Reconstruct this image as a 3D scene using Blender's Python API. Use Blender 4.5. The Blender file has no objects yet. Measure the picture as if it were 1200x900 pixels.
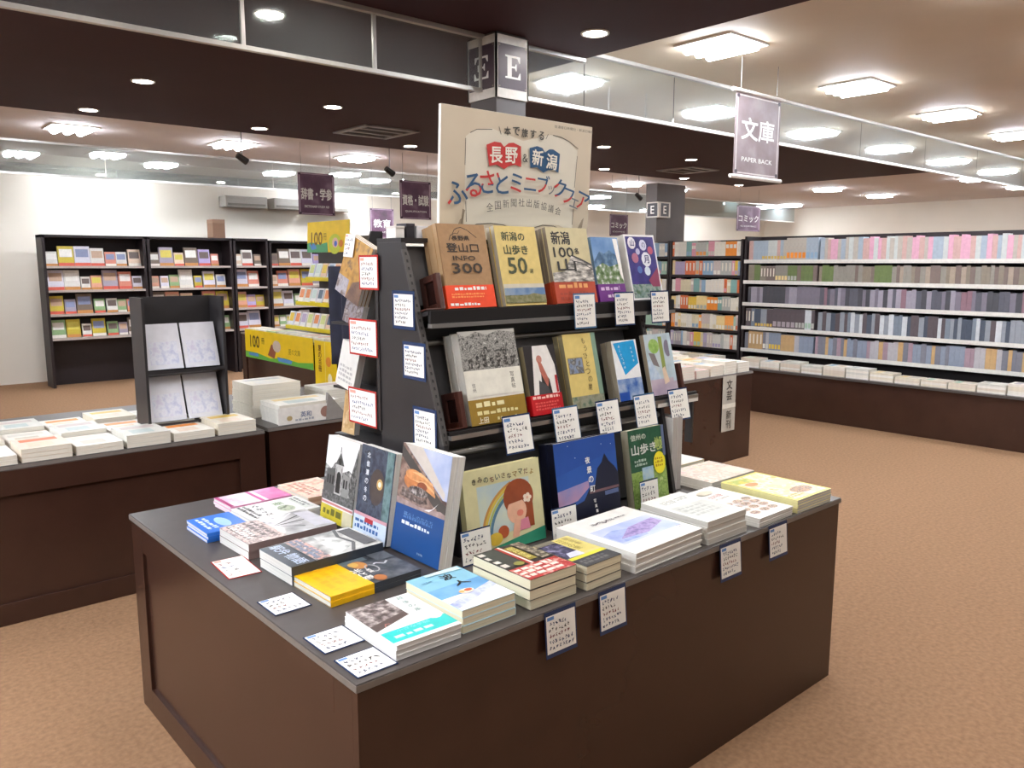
import bpy, math, random
from mathutils import Matrix, Vector
rnd = random.Random(7)
SC = bpy.context.scene
COL = SC.collection

# ------------------------------------------------------------------ camera
FPX = 947.4
cam_d = bpy.data.cameras.new('camera')
cam_d.sensor_fit = 'HORIZONTAL'; cam_d.sensor_width = 36.0
cam_d.lens = 36.0 * FPX / 1200.0
cam_d.clip_start = 0.05; cam_d.clip_end = 100
cam = bpy.data.objects.new('camera', cam_d); COL.objects.link(cam)
cam.location = (-0.7264, -1.2819, 1.45)
cam.rotation_euler = (math.radians(90 - 8.477), 0, math.radians(-41.19))
SC.camera = cam

# ------------------------------------------------------------------ world, exposure
world = bpy.data.worlds.new('world'); SC.world = world
world.use_nodes = True
world.node_tree.nodes['Background'].inputs[0].default_value = (1.0, 0.98, 0.96, 1)
world.node_tree.nodes['Background'].inputs[1].default_value = 0.12
SC.view_settings.view_transform = 'Standard'
SC.view_settings.look = 'None'
SC.view_settings.gamma = 1.0
SC.view_settings.use_curve_mapping = False
SC.view_settings.exposure = 0.76
TUBE_POWER = 64.0
DOWN_POWER = 50.0

# ------------------------------------------------------------------ materials
def lin(h):
    h = h.lstrip('#')
    if len(h) == 3: h = ''.join(c * 2 for c in h)
    out = []
    for i in (0, 2, 4):
        c = int(h[i:i+2], 16) / 255
        out.append(c / 12.92 if c <= .04045 else ((c + .055) / 1.055) ** 2.4)
    return out
MATS = {}
def M(hexcol, rough=.5, var=.06, scale=40, spec=.5, metal=0.0, bump=0.0):
    key = (hexcol, rough, var, scale, spec, metal, bump)
    if key in MATS: return MATS[key]
    m = bpy.data.materials.new('mat_' + hexcol.strip('#')); m.use_nodes = True
    nt = m.node_tree; b = nt.nodes['Principled BSDF']
    c = lin(hexcol)
    b.inputs['Roughness'].default_value = rough
    b.inputs['Metallic'].default_value = metal
    b.inputs['Specular IOR Level'].default_value = spec
    tc = nt.nodes.new('ShaderNodeTexCoord'); nz = nt.nodes.new('ShaderNodeTexNoise')
    nz.inputs['Scale'].default_value = scale; nz.inputs['Detail'].default_value = 3
    nt.links.new(tc.outputs['Object'], nz.inputs['Vector'])
    rp = nt.nodes.new('ShaderNodeValToRGB')
    rp.color_ramp.elements[0].position = .3; rp.color_ramp.elements[1].position = .7
    rp.color_ramp.elements[0].color = [x * (1 - var) for x in c] + [1]
    rp.color_ramp.elements[1].color = [min(1, x * (1 + var)) for x in c] + [1]
    nt.links.new(nz.outputs['Fac'], rp.inputs[0]); nt.links.new(rp.outputs[0], b.inputs['Base Color'])
    if bump:
        bp = nt.nodes.new('ShaderNodeBump'); bp.inputs['Strength'].default_value = bump
        bp.inputs['Distance'].default_value = .004
        nt.links.new(nz.outputs['Fac'], bp.inputs['Height']); nt.links.new(bp.outputs[0], b.inputs['Normal'])
    MATS[key] = m
    return m
def PH(cols, scale=30, rough=.35, detail=5, stretch=(1, 1, 1)):
    """mottled photographic print: noise through a colour ramp"""
    key = (tuple(cols), scale, rough, detail, stretch)
    if key in MATS: return MATS[key]
    m = bpy.data.materials.new('mat_photo_print'); m.use_nodes = True
    nt = m.node_tree; b = nt.nodes['Principled BSDF']; b.inputs['Roughness'].default_value = rough
    tc = nt.nodes.new('ShaderNodeTexCoord'); mp = nt.nodes.new('ShaderNodeMapping')
    mp.inputs['Scale'].default_value = stretch
    nz = nt.nodes.new('ShaderNodeTexNoise'); nz.inputs['Scale'].default_value = scale * (2.2 if scale >= 12 else 1)
    nz.inputs['Detail'].default_value = detail + 1
    rp = nt.nodes.new('ShaderNodeValToRGB'); el = rp.color_ramp.elements
    n = len(cols)
    el[0].position = .33; el[0].color = lin(cols[0]) + [1]
    el[1].position = .67; el[1].color = lin(cols[-1]) + [1]
    for i in range(1, n - 1):
        e = el.new(.33 + .34 * i / (n - 1)); e.color = lin(cols[i]) + [1]
    nt.links.new(tc.outputs['Object'], mp.inputs[0]); nt.links.new(mp.outputs[0], nz.inputs['Vector'])
    nt.links.new(nz.outputs['Fac'], rp.inputs[0]); nt.links.new(rp.outputs[0], b.inputs['Base Color'])
    MATS[key] = m
    return m
def PAGES(hexcol, axis=2, freq=900):
    """page block: fine lines across the thickness"""
    key = ('pages', hexcol, axis)
    if key in MATS: return MATS[key]
    m = bpy.data.materials.new('mat_pages'); m.use_nodes = True
    nt = m.node_tree; b = nt.nodes['Principled BSDF']; b.inputs['Roughness'].default_value = .85
    tc = nt.nodes.new('ShaderNodeTexCoord'); mp = nt.nodes.new('ShaderNodeMapping')
    s = [6, 6, 6]; s[axis] = freq
    mp.inputs['Scale'].default_value = s
    nz = nt.nodes.new('ShaderNodeTexNoise'); nz.inputs['Scale'].default_value = 1; nz.inputs['Detail'].default_value = 2
    rp = nt.nodes.new('ShaderNodeValToRGB'); c = lin(hexcol)
    rp.color_ramp.elements[0].position = .3; rp.color_ramp.elements[1].position = .65
    rp.color_ramp.elements[0].color = [x * .8 for x in c] + [1]; rp.color_ramp.elements[1].color = c + [1]
    nt.links.new(tc.outputs['Object'], mp.inputs[0]); nt.links.new(mp.outputs[0], nz.inputs['Vector'])
    nt.links.new(nz.outputs['Fac'], rp.inputs[0]); nt.links.new(rp.outputs[0], b.inputs['Base Color'])
    MATS[key] = m
    return m
def EM(hexcol, strength):
    key = ('em', hexcol, strength)
    if key in MATS: return MATS[key]
    m = bpy.data.materials.new('mat_light'); m.use_nodes = True
    nt = m.node_tree; nt.nodes.clear()
    o = nt.nodes.new('ShaderNodeOutputMaterial'); e = nt.nodes.new('ShaderNodeEmission')
    e.inputs[0].default_value = lin(hexcol) + [1]; e.inputs[1].default_value = strength
    nt.links.new(e.outputs[0], o.inputs[0]); MATS[key] = m
    return m
def GLASS(fac=.4, tint='#dfe8e6', rough=.03, haze=.10):
    key = ('glass', fac, tint, rough, haze)
    if key in MATS: return MATS[key]
    m = bpy.data.materials.new('mat_glass'); m.use_nodes = True
    nt = m.node_tree; nt.nodes.clear()
    o = nt.nodes.new('ShaderNodeOutputMaterial'); mx = nt.nodes.new('ShaderNodeMixShader')
    t = nt.nodes.new('ShaderNodeBsdfTransparent'); g = nt.nodes.new('ShaderNodeBsdfGlossy')
    lw = nt.nodes.new('ShaderNodeFresnel'); lw.inputs[0].default_value = 1.6
    ad = nt.nodes.new('ShaderNodeMath'); ad.operation = 'ADD'; ad.use_clamp = True; ad.inputs[1].default_value = fac
    t.inputs[0].default_value = lin(tint) + [1]; g.inputs['Roughness'].default_value = rough
    g.inputs['Color'].default_value = (.95, 1, .98, 1)
    nt.links.new(lw.outputs[0], ad.inputs[0]); nt.links.new(ad.outputs[0], mx.inputs[0])
    nt.links.new(t.outputs[0], mx.inputs[1]); nt.links.new(g.outputs[0], mx.inputs[2])
    df = nt.nodes.new('ShaderNodeBsdfDiffuse'); df.inputs[0].default_value = (.62, .68, .68, 1)
    m2 = nt.nodes.new('ShaderNodeMixShader'); m2.inputs[0].default_value = haze  # pale diffuse mix puts the haze of reflected light into the glass colour
    nt.links.new(mx.outputs[0], m2.inputs[1]); nt.links.new(df.outputs[0], m2.inputs[2])
    nt.links.new(m2.outputs[0], o.inputs[0]); MATS[key] = m
    return m

# ------------------------------------------------------------------ mesh helpers
class MB:
    def __init__(s): s.v = []; s.f = []; s.m = []; s.mats = []
    def mi(s, mat):
        if mat not in s.mats: s.mats.append(mat)
        return s.mats.index(mat)
    def face(s, pts, mat):
        k = len(s.v); s.v += [tuple(p) for p in pts]; s.f.append(tuple(range(k, k + len(pts)))); s.m.append(s.mi(mat)); return s
    def box(s, x0, x1, y0, y1, z0, z1, mat):
        k = len(s.v)
        s.v += [(x, y, z) for z in (z0, z1) for y in (y0, y1) for x in (x0, x1)]
        for q in ((0, 2, 3, 1), (4, 5, 7, 6), (0, 1, 5, 4), (2, 6, 7, 3), (0, 4, 6, 2), (1, 3, 7, 5)):
            s.f.append(tuple(k + i for i in q)); s.m.append(s.mi(mat))
        return s
    def prism(s, poly, axis, a, b, mat):
        """extrude a 2-D polygon along axis (0,1,2) from a to b; the polygon lies in the two other axes in order"""
        def P(p, t):
            if axis == 0: return (t, p[0], p[1])
            if axis == 1: return (p[0], t, p[1])
            return (p[0], p[1], t)
        n = len(poly); k = len(s.v)
        s.v += [P(p, a) for p in poly] + [P(p, b) for p in poly]; i = s.mi(mat)
        s.f.append(tuple(range(k, k + n))[::-1]); s.f.append(tuple(range(k + n, k + 2 * n))); s.m += [i, i]
        for j in range(n):
            s.f.append((k + j, k + (j + 1) % n, k + n + (j + 1) % n, k + n + j)); s.m.append(i)
        return s
    def tube(s, p, q, r, mat, n=8, r2=None):
        p = Vector(p); q = Vector(q); d = (q - p).normalized()
        a = d.orthogonal().normalized(); b = d.cross(a); k = len(s.v); i = s.mi(mat); r2 = r if r2 is None else r2
        for c, rr in ((p, r), (q, r2)):
            for j in range(n):
                t = 2 * math.pi * j / n; s.v.append(tuple(c + a * math.cos(t) * rr + b * math.sin(t) * rr))
        s.f.append(tuple(range(k, k + n))[::-1]); s.f.append(tuple(range(k + n, k + 2 * n))); s.m += [i, i]
        for j in range(n):
            s.f.append((k + j, k + (j + 1) % n, k + n + (j + 1) % n, k + n + j)); s.m.append(i)
        return s
    def mesh(s, name):
        me = bpy.data.meshes.new(name); me.from_pydata(s.v, [], s.f)
        for m in s.mats: me.materials.append(m)
        me.polygons.foreach_set('material_index', s.m); me.update()
        return me
    def build(s, name, parent=None, bevel=0, loc=None):
        o = bpy.data.objects.new(name, s.mesh(name)); COL.objects.link(o)
        if parent is not None: o.parent = parent
        if loc is not None: o.location = loc
        if bevel:
            md = o.modifiers.new('bevel', 'BEVEL'); md.width = bevel; md.segments = 2; md.limit_method = 'ANGLE'
        return o
NTH = ('first second third fourth fifth sixth seventh eighth ninth tenth eleventh twelfth thirteenth fourteenth fifteenth sixteenth '
       'seventeenth eighteenth nineteenth twentieth').split() + ['twenty-' + w for w in 'first second third fourth fifth sixth seventh eighth ninth'.split()] + ['thirtieth'] + ['thirty-' + w for w in 'first second third fourth fifth sixth seventh eighth ninth'.split()]
def tag(o, label, cat, group=None):
    o['label'] = label; o['category'] = cat
    if group: o['group'] = group
    return o
def struct(o, label=None):
    o['kind'] = 'structure'
    if label: o['label'] = label
    return o
def thing(name, label, cat, mat=None, loc=(0, 0, 0), group=None):
    o = bpy.data.objects.new(name, None); COL.objects.link(o); o.empty_display_size = .05
    o.matrix_world = mat if mat is not None else Matrix.Translation(loc)
    return tag(o, label, cat, group)
def frame(origin, ex, ey):
    ex = Vector(ex).normalized(); ey = Vector(ey).normalized(); ez = ex.cross(ey)
    m = Matrix((ex, ey, ez)).transposed().to_4x4(); m.translation = Vector(origin)
    return m
KIDS = {}
def kid(parent, o): KIDS.setdefault(parent.name, []).append(o); return o
def copy_tree(o, matw, label=None, group=None, skip=()):
    c = o.copy(); COL.objects.link(c); c.matrix_world = matw
    if label: c['label'] = label
    if group: c['group'] = group
    def sub(src, dst):
        for ch in KIDS.get(src.name, []):
            if ch.name.split('.')[0] in skip: continue
            k = ch.copy(); COL.objects.link(k); k.parent = dst; sub(ch, k)
    sub(o, c)
    return c

# ------------------------------------------------------------------ lettering
_tc = bpy.data.curves.new('lettering_source', 'FONT'); _tc.resolution_u = 2
_to = bpy.data.objects.new('lettering_source', _tc)
TCACHE = {}
def glyphs(s, bold=0.0):
    key = (s, bold)
    if key not in TCACHE:
        _tc.body = s; _tc.offset = bold
        me = _to.to_mesh()
        vs = [(v.co.x, v.co.y) for v in me.vertices]; fs = [tuple(p.vertices) for p in me.polygons]
        _to.to_mesh_clear()
        x0 = min(v[0] for v in vs); x1 = max(v[0] for v in vs); y0 = min(v[1] for v in vs); y1 = max(v[1] for v in vs)
        TCACHE[key] = ([((x - x0), (y - y0)) for x, y in vs], fs, x1 - x0, y1 - y0)
    return TCACHE[key]

class Art:
    """flat print, laid out in metres on a w x h face; every call is one ink layer above the last"""
    def __init__(s, w, h, z=0.0): s.w = w; s.h = h; s.z = z + .0003; s.mb = MB()
    def up(s): s.z += .00012; return s.z
    def poly(s, pts, mat):
        z = s.up(); s.mb.face([(u * s.w, v * s.h, z) for u, v in pts], mat); return s
    def rect(s, u0, v0, u1, v1, mat): return s.poly([(u0, v0), (u1, v0), (u1, v1), (u0, v1)], mat)
    def ell(s, cu, cv, ru, rv, mat, n=20, a0=0, a1=360):
        pts = [(cu + ru * math.cos(math.radians(a0 + (a1 - a0) * i / n)), cv + rv * math.sin(math.radians(a0 + (a1 - a0) * i / n))) for i in range(n + (0 if a1 - a0 >= 360 else 1))]
        return s.poly(pts, mat)
    def line(s, pts, wd, mat):
        z = s.up()
        for (u0, v0), (u1, v1) in zip(pts, pts[1:]):
            x0, y0, x1, y1 = u0 * s.w, v0 * s.h, u1 * s.w, v1 * s.h
            dx, dy = x1 - x0, y1 - y0; L = math.hypot(dx, dy) or 1
            nx, ny = -dy / L * wd / 2, dx / L * wd / 2
            s.mb.face([(x0 + nx, y0 + ny, z), (x0 - nx, y0 - ny, z), (x1 - nx, y1 - ny, z), (x1 + nx, y1 + ny, z)], mat)
        return s
    def arc(s, cu, cv, ru, rv, a0, a1, wd, mat, n=14):
        return s.line([(cu + ru * math.cos(math.radians(a0 + (a1 - a0) * i / n)), cv + rv * math.sin(math.radians(a0 + (a1 - a0) * i / n))) for i in range(n + 1)], wd, mat)
    def text(s, t, u, v, hv, mat, wu=None, bold=.0, rot=0, center=False, split=None, mat2=None, _again=False):
        """lower left at (u,v), height hv*h; wu fits the width; split: function(x,y)->bool picks the second ink"""
        z = s.up(); vs, fs, W, H = glyphs(t, 0.0)
        sy = hv * s.h / H; sx = sy if wu is None else wu * s.w / W
        ox, oy = u * s.w, v * s.h
        if center: ox -= W * sx / 2; oy -= H * sy / 2
        if bold >= .003 and not _again:
            d = hv * s.h * min(bold, .009) * 2.6
            for ddx, ddy in ((d, d), (-d, d), (d, -d), (-d, -d)):
                s.text(t, (ox + ddx) / s.w, (oy + ddy) / s.h, hv, mat, wu, 0.0, rot, False, split, mat2, True)
            return s
        cx, cy = W * sx / 2, H * sy / 2; c, sn = math.cos(math.radians(rot)), math.sin(math.radians(rot))
        k = len(s.mb.v)
        for x, y in vs:
            x = x * sx - cx; y = y * sy - cy
            s.mb.v.append((ox + cx + x * c - y * sn, oy + cy + x * sn + y * c, z))
        i1 = s.mb.mi(mat); i2 = s.mb.mi(mat2) if mat2 else i1
        for f in fs:
            s.mb.f.append(tuple(k + i for i in f))
            if split:
                x = sum(vs[i][0] for i in f) / len(f) / W; y = sum(vs[i][1] for i in f) / len(f) / H
                s.mb.m.append(i2 if split(x, y) else i1)
            else: s.mb.m.append(i1)
        return s
    def vtext(s, t, u, vtop, hv, mat, gap=1.15, bold=0.0):
        for i, ch in enumerate(t): s.text(ch, u, vtop - hv * gap * i, hv, mat, bold=bold, center=True)
        return s
    def blurb(s, u0, v0, u1, v1, rows, mat, seed=1, fill=.8, lw=.35):
        """print too small to read: rows of short dashes"""
        r = random.Random(seed); z = s.up(); dv = (v1 - v0) / rows
        for i in range(rows):
            v = v1 - dv * (i + .75); u = u0; end = u0 + (u1 - u0) * (fill + (1 - fill) * r.random())
            while u < end:
                l = min((.25 + r.random() * .5) * dv * s.h / s.w * 1.6, end - u); hh = dv * (.4 + .3 * r.random())
                s.mb.face([(u * s.w, v * s.h, z), ((u + l) * s.w, v * s.h, z), ((u + l) * s.w, (v + hh) * s.h, z), (u * s.w, (v + hh) * s.h, z)], mat)
                u += l + dv * .28 * s.h / s.w
        return s
    def scrawl(s, u0, v0, u1, v1, rows, mats, seed=1, wd=.0011):
        """handwriting: little crossing pen strokes"""
        r = random.Random(seed); dv = (v1 - v0) / rows
        for i in range(rows):
            mat = mats[i % len(mats)]; vb = v1 - dv * (i + .85); ch = dv * .68; cw = ch * s.h / s.w * .9
            u = u0 + r.random() * .06; end = u1 - r.random() * (u1 - u0) * .35
            while u + cw < end:
                for k in range(3):
                    a = (u + r.random() * cw * .4, vb + r.random() * ch); b = (u + cw * (.45 + r.random() * .45), vb + r.random() * ch)
                    s.line([a, b], wd * (.7 + .6 * r.random()), mat); s.z -= .00012
                u += cw * (1.05 + .2 * r.random())
            s.z += .00003
        s.up(); return s
    def build(s, name, parent): return s.mb.build(name, parent)

INK = M('#1d1b1c', .5); WHITE = M('#f4f2ee', .45, .02); PAPER = M('#f1efe9', .6, .02)

# ------------------------------------------------------------------ large structure
BROWN = M('#38191d', .75, .05, 3, .25); BEIGE = M('#c9b9a2', .7, .03, 2); CEIL = M('#d2c8c4', .8, .02, 2)
def slab(name, x0, x1, y0, y1, z0, z1, mat): return struct(MB().box(x0, x1, y0, y1, z0, z1, mat).build(name))
FLOORM = M('#8f6e52', .9, .16, 55, .2, 0, .5)
fl = slab('floor', -7, 19, -7, 11, -.06, 0, FLOORM)
fl['label'] = 'tan orange carpet floor'
slab('wall_back', -7, 19, 10.0, 10.15, 0, 2.82, M('#e9e1d3', .8, .02, 2))
slab('wall_right', 17.5, 17.65, -7, 10, 0, 2.82, M('#e9e1d3', .8, .02, 2))
# dark brown dropped ceilings and the pale ceilings between them
slab('ceiling', -1.5, 3.06, -7, 2.40, 2.70, 2.80, BROWN)['label'] = 'dark brown dropped ceiling above the display table'
slab('ceiling', -7, -1.5, -7, 6.5, 2.75, 2.80, BEIGE)['label'] = 'beige ceiling left of the dropped ceiling'
slab('ceiling', -1.5, 11.2, 2.40, 6.50, 2.70, 2.80, BROWN)['label'] = 'dark brown dropped ceiling beyond the glass barrier'
slab('ceiling', 3.06, 19, -7, 2.40, 2.75, 2.80, BEIGE)['label'] = 'beige ceiling with fluorescent panels on the right'
slab('ceiling', -7, 11.2, 6.50, 10, 2.75, 2.80, CEIL)['label'] = 'pale ceiling in front of the back wall'
slab('ceiling', 11.2, 19, 2.40, 10, 2.75, 2.80, CEIL)['label'] = 'pale ceiling at the far right'

# glass smoke barrier across the shop
ALU = M('#cfccc6', .35, .03, 20, .5, .6)
def barrier(name, label, y, x0, x1, zb, ztop, joints, posts, gl, t=.008):
    r = thing(name, label, 'glass barrier', loc=(x0, y, zb))
    xs = [x0] + joints + [x1]
    for a, b in zip(xs, xs[1:]):
        zt = ztop(.5 * (a + b))
        MB().box(a - x0 + .004, b - x0 - .004, -t / 2, t / 2, .018, zt - zb, gl).build('glass_pane', r)
    MB().box(0, x1 - x0, -.014, .014, 0, .02, ALU).build('bottom_rail', r)
    for a, b in ((x0, 3.06), (3.06, x1)):
        if b > a:
            zt = ztop(.5 * (a + b)); MB().box(a - x0, b - x0, -.02, .02, zt - zb - .022, zt - zb, ALU).build('top_rail', r)
    for p in posts:
        zt = ztop(p); MB().box(p - x0 - .009, p - x0 + .009, -.012, .012, .02, zt - zb - .022, ALU).build('post', r)
    return r
barrier('glass_smoke_barrier', 'long reflective glass smoke barrier with pale rail hanging beside the E pillar', 2.37, -3, 16.8, 2.395,
        lambda x: 2.70 if x < 3.06 else 2.75, [-.5, .87, 1.551, 2.236, 3.061, 3.955, 5.3, 6.7, 8.1, 9.5, 11, 13, 15], [.87, 1.551, 2.236], GLASS(.80, '#dfe8e6', .05, .13))
barrier('glass_smoke_barrier', 'far glass smoke barrier with white rail in front of back wall', 8.8, -3, 16.8, 2.39,
        lambda x: 2.75, [0, 2, 4, 6, 8, 10, 12, 14], [], GLASS(.34, '#e6ebea'))

# ------------------------------------------------------------------ ceiling lights
def downlight_mesh():
    n = 24; ring = MB(); gm = M('#e8e4dc', .4)
    for i in range(n):
        a, b = 2 * math.pi * i / n, 2 * math.pi * (i + 1) / n
        for (r0, z0), (r1, z1) in (((.08, 0), (.078, -.007)), ((.078, -.007), (.066, -.006)), ((.066, -.006), (.062, 0))):
            ring.face([(r0 * math.cos(a), r0 * math.sin(a), z0), (r1 * math.cos(a), r1 * math.sin(a), z1), (r1 * math.cos(b), r1 * math.sin(b), z1), (r0 * math.cos(b), r0 * math.sin(b), z0)], gm)
    lens = MB().face([(.065 * math.cos(-2 * math.pi * i / n), .065 * math.sin(-2 * math.pi * i / n), -.003) for i in range(n)], EM('#fff8f2', DOWN_POWER))
    return ring, lens
DL = None
def downlight(x, y, label):
    global DL
    if DL is None:
        ring, lens = downlight_mesh()
        DL = thing('downlight', label, 'ceiling light', loc=(x, y, 2.70), group='round recessed downlights')
        kid(DL, ring.build('trim_ring', DL)); kid(DL, lens.build('lens', DL))
    else: copy_tree(DL, Matrix.Translation((x, y, 2.70)), label)
OVER = [(2.69, 1.93, 'round downlight in the brown ceiling right of the E pillar'), (1.20, 1.95, 'round downlight in the brown ceiling above the table, mirrored in the barrier')]
for j, y in enumerate((.95, .2, -.55, -1.3, -2.05)):  # added grid of unseen downlights, packed densely to brighten the table
    for i, x in enumerate((-.95, -.2, .55, 1.3, 2.05, 2.75)):
        OVER.append((x, y, '%s added downlight of the %s row above the table, out of view' % (('first', 'second', 'third', 'fourth', 'fifth', 'sixth')[i], ('nearest', 'second', 'third', 'fourth', 'rearmost')[j])))
for x, y, s in OVER:
    downlight(x, y, s)
FARDL = {(1.2, 3.34): 'round downlight seen through the glass barrier at the left', (2.65, 4.77): 'round downlight beyond the barrier left of the air vent',
         (2.65, 6.16): 'round downlight at the edge of the brown ceiling above the left banner', (4.36, 6.19): 'round downlight just left of the event sign board',
         (5.97, 4.86): 'upper of two downlights right of the event sign board', (7.52, 6.27): 'lower of two downlights right of the event sign board',
         (7.58, 4.9): 'round downlight between the sign board and the paperback banner', (9.3, 6.3): 'lower small downlight left of the paperback banner',
         (10.8, 6.35): 'small downlight beneath the paperback banner'}
for x, y in [(1.2, 3.34), (2.65, 4.77), (2.65, 6.16), (4.36, 6.19), (5.97, 4.86), (7.52, 6.27), (7.58, 4.9), (9.3, 6.3), (10.8, 6.35), (2.67, 3.34), (1.2, 4.8), (1.2, 6.2), (4.36, 3.34), (5.97, 3.34), (7.58, 3.34), (4.36, 4.8), (9.3, 4.9), (5.97, 6.25), (9.3, 3.34)]:
    downlight(x, y, FARDL.get((x, y), 'round downlight beyond the barrier, %s row and %s column' % (NTH[0 if y < 4 else 1 if y < 5.5 else 2], NTH[min(range(6), key=lambda i: abs((1.2, 2.67, 4.36, 5.97, 7.55, 9.3)[i] - x))])))

FX = {}
def panel_light(x, y, z, label, tubes_axis='y', s=.30):
    key = (s,)
    if key not in FX:
        r = thing('ceiling_light', label, 'ceiling light', loc=(x, y, z), group='square fluorescent ceiling lights')
        f = MB(); wm = M('#efece4', .4)
        for a in (-1, 1):
            f.box(a * s - .02, a * s + .02, -s - .02, s + .02, -.012, 0, wm); f.box(-s, s, a * s - .02, a * s + .02, -.012, 0, wm)
        kid(r, f.build('frame', r))
        kid(r, MB().box(-s, s, -s, s, -.003, 0, M('#f5f3ee', .3)).build('reflector', r))
        for i in (-1, 0, 1):
            kid(r, MB().tube((i * s * .62, -s * .95, -.012), (i * s * .62, s * .95, -.012), s * .20, EM('#eef5ff', TUBE_POWER), 10).build('tube', r))
        FX[key] = r
    else: copy_tree(FX[key], Matrix.Translation((x, y, z)), label)
panel_light(3.58, 1.73, 2.75, 'square fluorescent light in the beige ceiling above the paperback banner', s=.18)
for i, x in enumerate((5.3, 7.0, 8.7, 10.4, 12.1)): panel_light(x, 1.73, 2.75, '%s square light beyond the paperback banner along the glass barrier' % NTH[i], s=.18)
for x in (-2.2, -3.5):  # added unseen lights that brighten surfaces facing left
    for y in (5.4, 4.4, 3.4, 2.5, 1.6, .7, -.2): panel_light(x, y, 2.75, 'added square light in the %s row and %s column left of view' % (NTH[(5.4, 4.4, 3.4, 2.5, 1.6, .7, -.2).index(y)], NTH[(-2.2, -3.5).index(x)]), s=.18)
for x in (3.58, 5.3, 7.0, 8.7):
    for y in (.1,): panel_light(x, y, 2.75, 'square light in the right beige ceiling, %s from the brown ceiling' % NTH[(3.58, 5.3, 7.0, 8.7).index(x)], s=.18)
LEFTL = {(3.0, 7.62): 'fluorescent light in the pale ceiling at the far left', (4.6, 7.72): 'fluorescent light in the pale ceiling between the purple banners',
         (9.66, 7.72): 'fluorescent light in the pale ceiling left of the far pillar', (11.1, 7.9): 'fluorescent light in the pale ceiling above the far pillar'}
for nn, (x, y) in enumerate([(3.0, 7.62), (4.6, 7.72), (1.4, 7.62), (6.2, 7.72), (7.9, 7.72), (9.66, 7.72), (11.1, 7.9), (14.3, 9.0), (16.1, 8.5), (2.2, 9.4), (5.4, 9.4), (8.8, 9.4), (13, 6), (15, 6), (13, 3.6), (15, 3.6)]):  # those nearest the wall and at far right are added to brighten the background
    panel_light(x, y, 2.75, LEFTL.get((x, y), '%s of the real and added fluorescent lights in pale ceiling, counted along the back wall' % NTH[nn]), s=.19)
# air vents in the brown ceiling
def vent(x, y, label):
    r = thing('air_vent', label, 'air vent', loc=(x, y, 2.70), group='square ceiling air vents')
    f = MB(); g = M('#8d8684', .4); s = .27
    for a in (-1, 1):
        f.box(a * s - .03, a * s + .03, -s - .03, s + .03, -.014, 0, g); f.box(-s, s, a * s - .03, a * s + .03, -.014, 0, g)
    f.build('frame', r)
    MB().box(-s, s, -s, s, -.004, -.001, M('#171213', .7)).build('opening', r)
    for i in range(2): MB().box(-s, s, -.10 + .2 * i - .02, -.10 + .2 * i + .02, -.012, -.005, g).build('vent_blade', r)
vent(3.57, 5.6, 'square grey air vent in the brown ceiling left of sign board')
vent(8.45, 5.6, 'square grey air vent in brown ceiling left of paperback banner')

# ------------------------------------------------------------------ pillars
def serif_E(a, u0, v0, u1, v1, mat):
    P = [(0, 0), (1, 0), (1, .3), (.93, .3), (.82, .09), (.42, .09), (.42, .47), (.62, .47), (.68, .36), (.74, .36), (.74, .66), (.68, .66), (.62, .55), (.42, .55), (.42, .91), (.78, .91), (.9, .72), (.96, .72), (.96, 1), (0, 1), (0, .93), (.14, .91), (.14, .09), (0, .07)]
    a.poly([(u0 + x * (u1 - u0), v0 + y * (v1 - v0)) for x, y in P], mat)
PX0, PX1, PY0, PY1 = 2.24, 2.48, 2.24, 2.49
pil = thing('pillar', 'grey square pillar with white letter sign box behind the sign board', 'pillar', loc=(0, 0, 0))
MB().box(PX0 + .012, PX1 - .012, PY0 + .012, PY1 - .012, 0, 2.70, M('#56504f', .5, .05, 4)).build('shaft', pil)
ps = thing('pillar_sign', 'white box sign with letter E on purple plates round the pillar', 'sign', loc=(0, 0, 0))
sb = MB(); wm = M('#e6e1d9', .4)
for x0, x1, y0, y1 in ((PX0, PX1, PY0, PY0 + .01), (PX0, PX1, PY1 - .01, PY1), (PX0, PX0 + .01, PY0, PY1), (PX1 - .01, PX1, PY0, PY1)): sb.box(x0, x1, y0, y1, 2.355, 2.685, wm)
sb.build('box', ps)
def E_plate(origin, ex, w):
    p = thing('tmp', 'x', 'x', mat=frame(origin, ex, (0, 0, 1)))
    mw = p.matrix_world.copy(); bpy.data.objects.remove(p)
    a = Art(w, .235); a.rect(0, 0, 1, 1, M('#4c3c46', .35)); serif_E(a, .24, .24, .78, .76, WHITE)
    for u in (.05, .95):
        for v in (.04, .96): a.ell(u, v, .025, .02, M('#8a7d6a', .3), 8)
    o = a.build('letter_plate', ps); o.matrix_world = mw
E_plate((PX0 + .015, PY0 - .0005, 2.405), (1, 0, 0), .21)
E_plate((PX0 - .0005, PY1 - .015, 2.405), (0, -1, 0), .22)
fp = thing('pillar', 'grey far pillar with white letter sign above the orange bookcase', 'pillar', loc=(9.55, 7.0, 0))
MB().box(0, .72, 0, .22, 0, 2.70, M('#6a6563', .6, .05, 4)).build('shaft', fp)
fsx = thing('pillar_sign', 'small white letter sign box on the far grey pillar', 'sign', loc=(9.53, 6.95, 2.17))
MB().box(0, .30, 0, .24, 0, .24, M('#e6e1d9', .4)).build('box', fsx)
a = Art(.2, .2); a.rect(0, 0, 1, 1, M('#4c4a50', .4)); a.text('E', .5, .5, .6, WHITE, center=True, bold=.008); o = a.build('letter_plate', fsx); o.matrix_local = frame((.06, -.001, .02), (1, 0, 0), (0, 0, 1))
a = Art(.2, .2); a.rect(0, 0, 1, 1, M('#4c4a50', .4)); a.text('E', .5, .5, .6, WHITE, center=True, bold=.008); o = a.build('letter_plate', fsx); o.matrix_local = frame((-.001, .22, .02), (0, -1, 0), (0, 0, 1))

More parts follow.
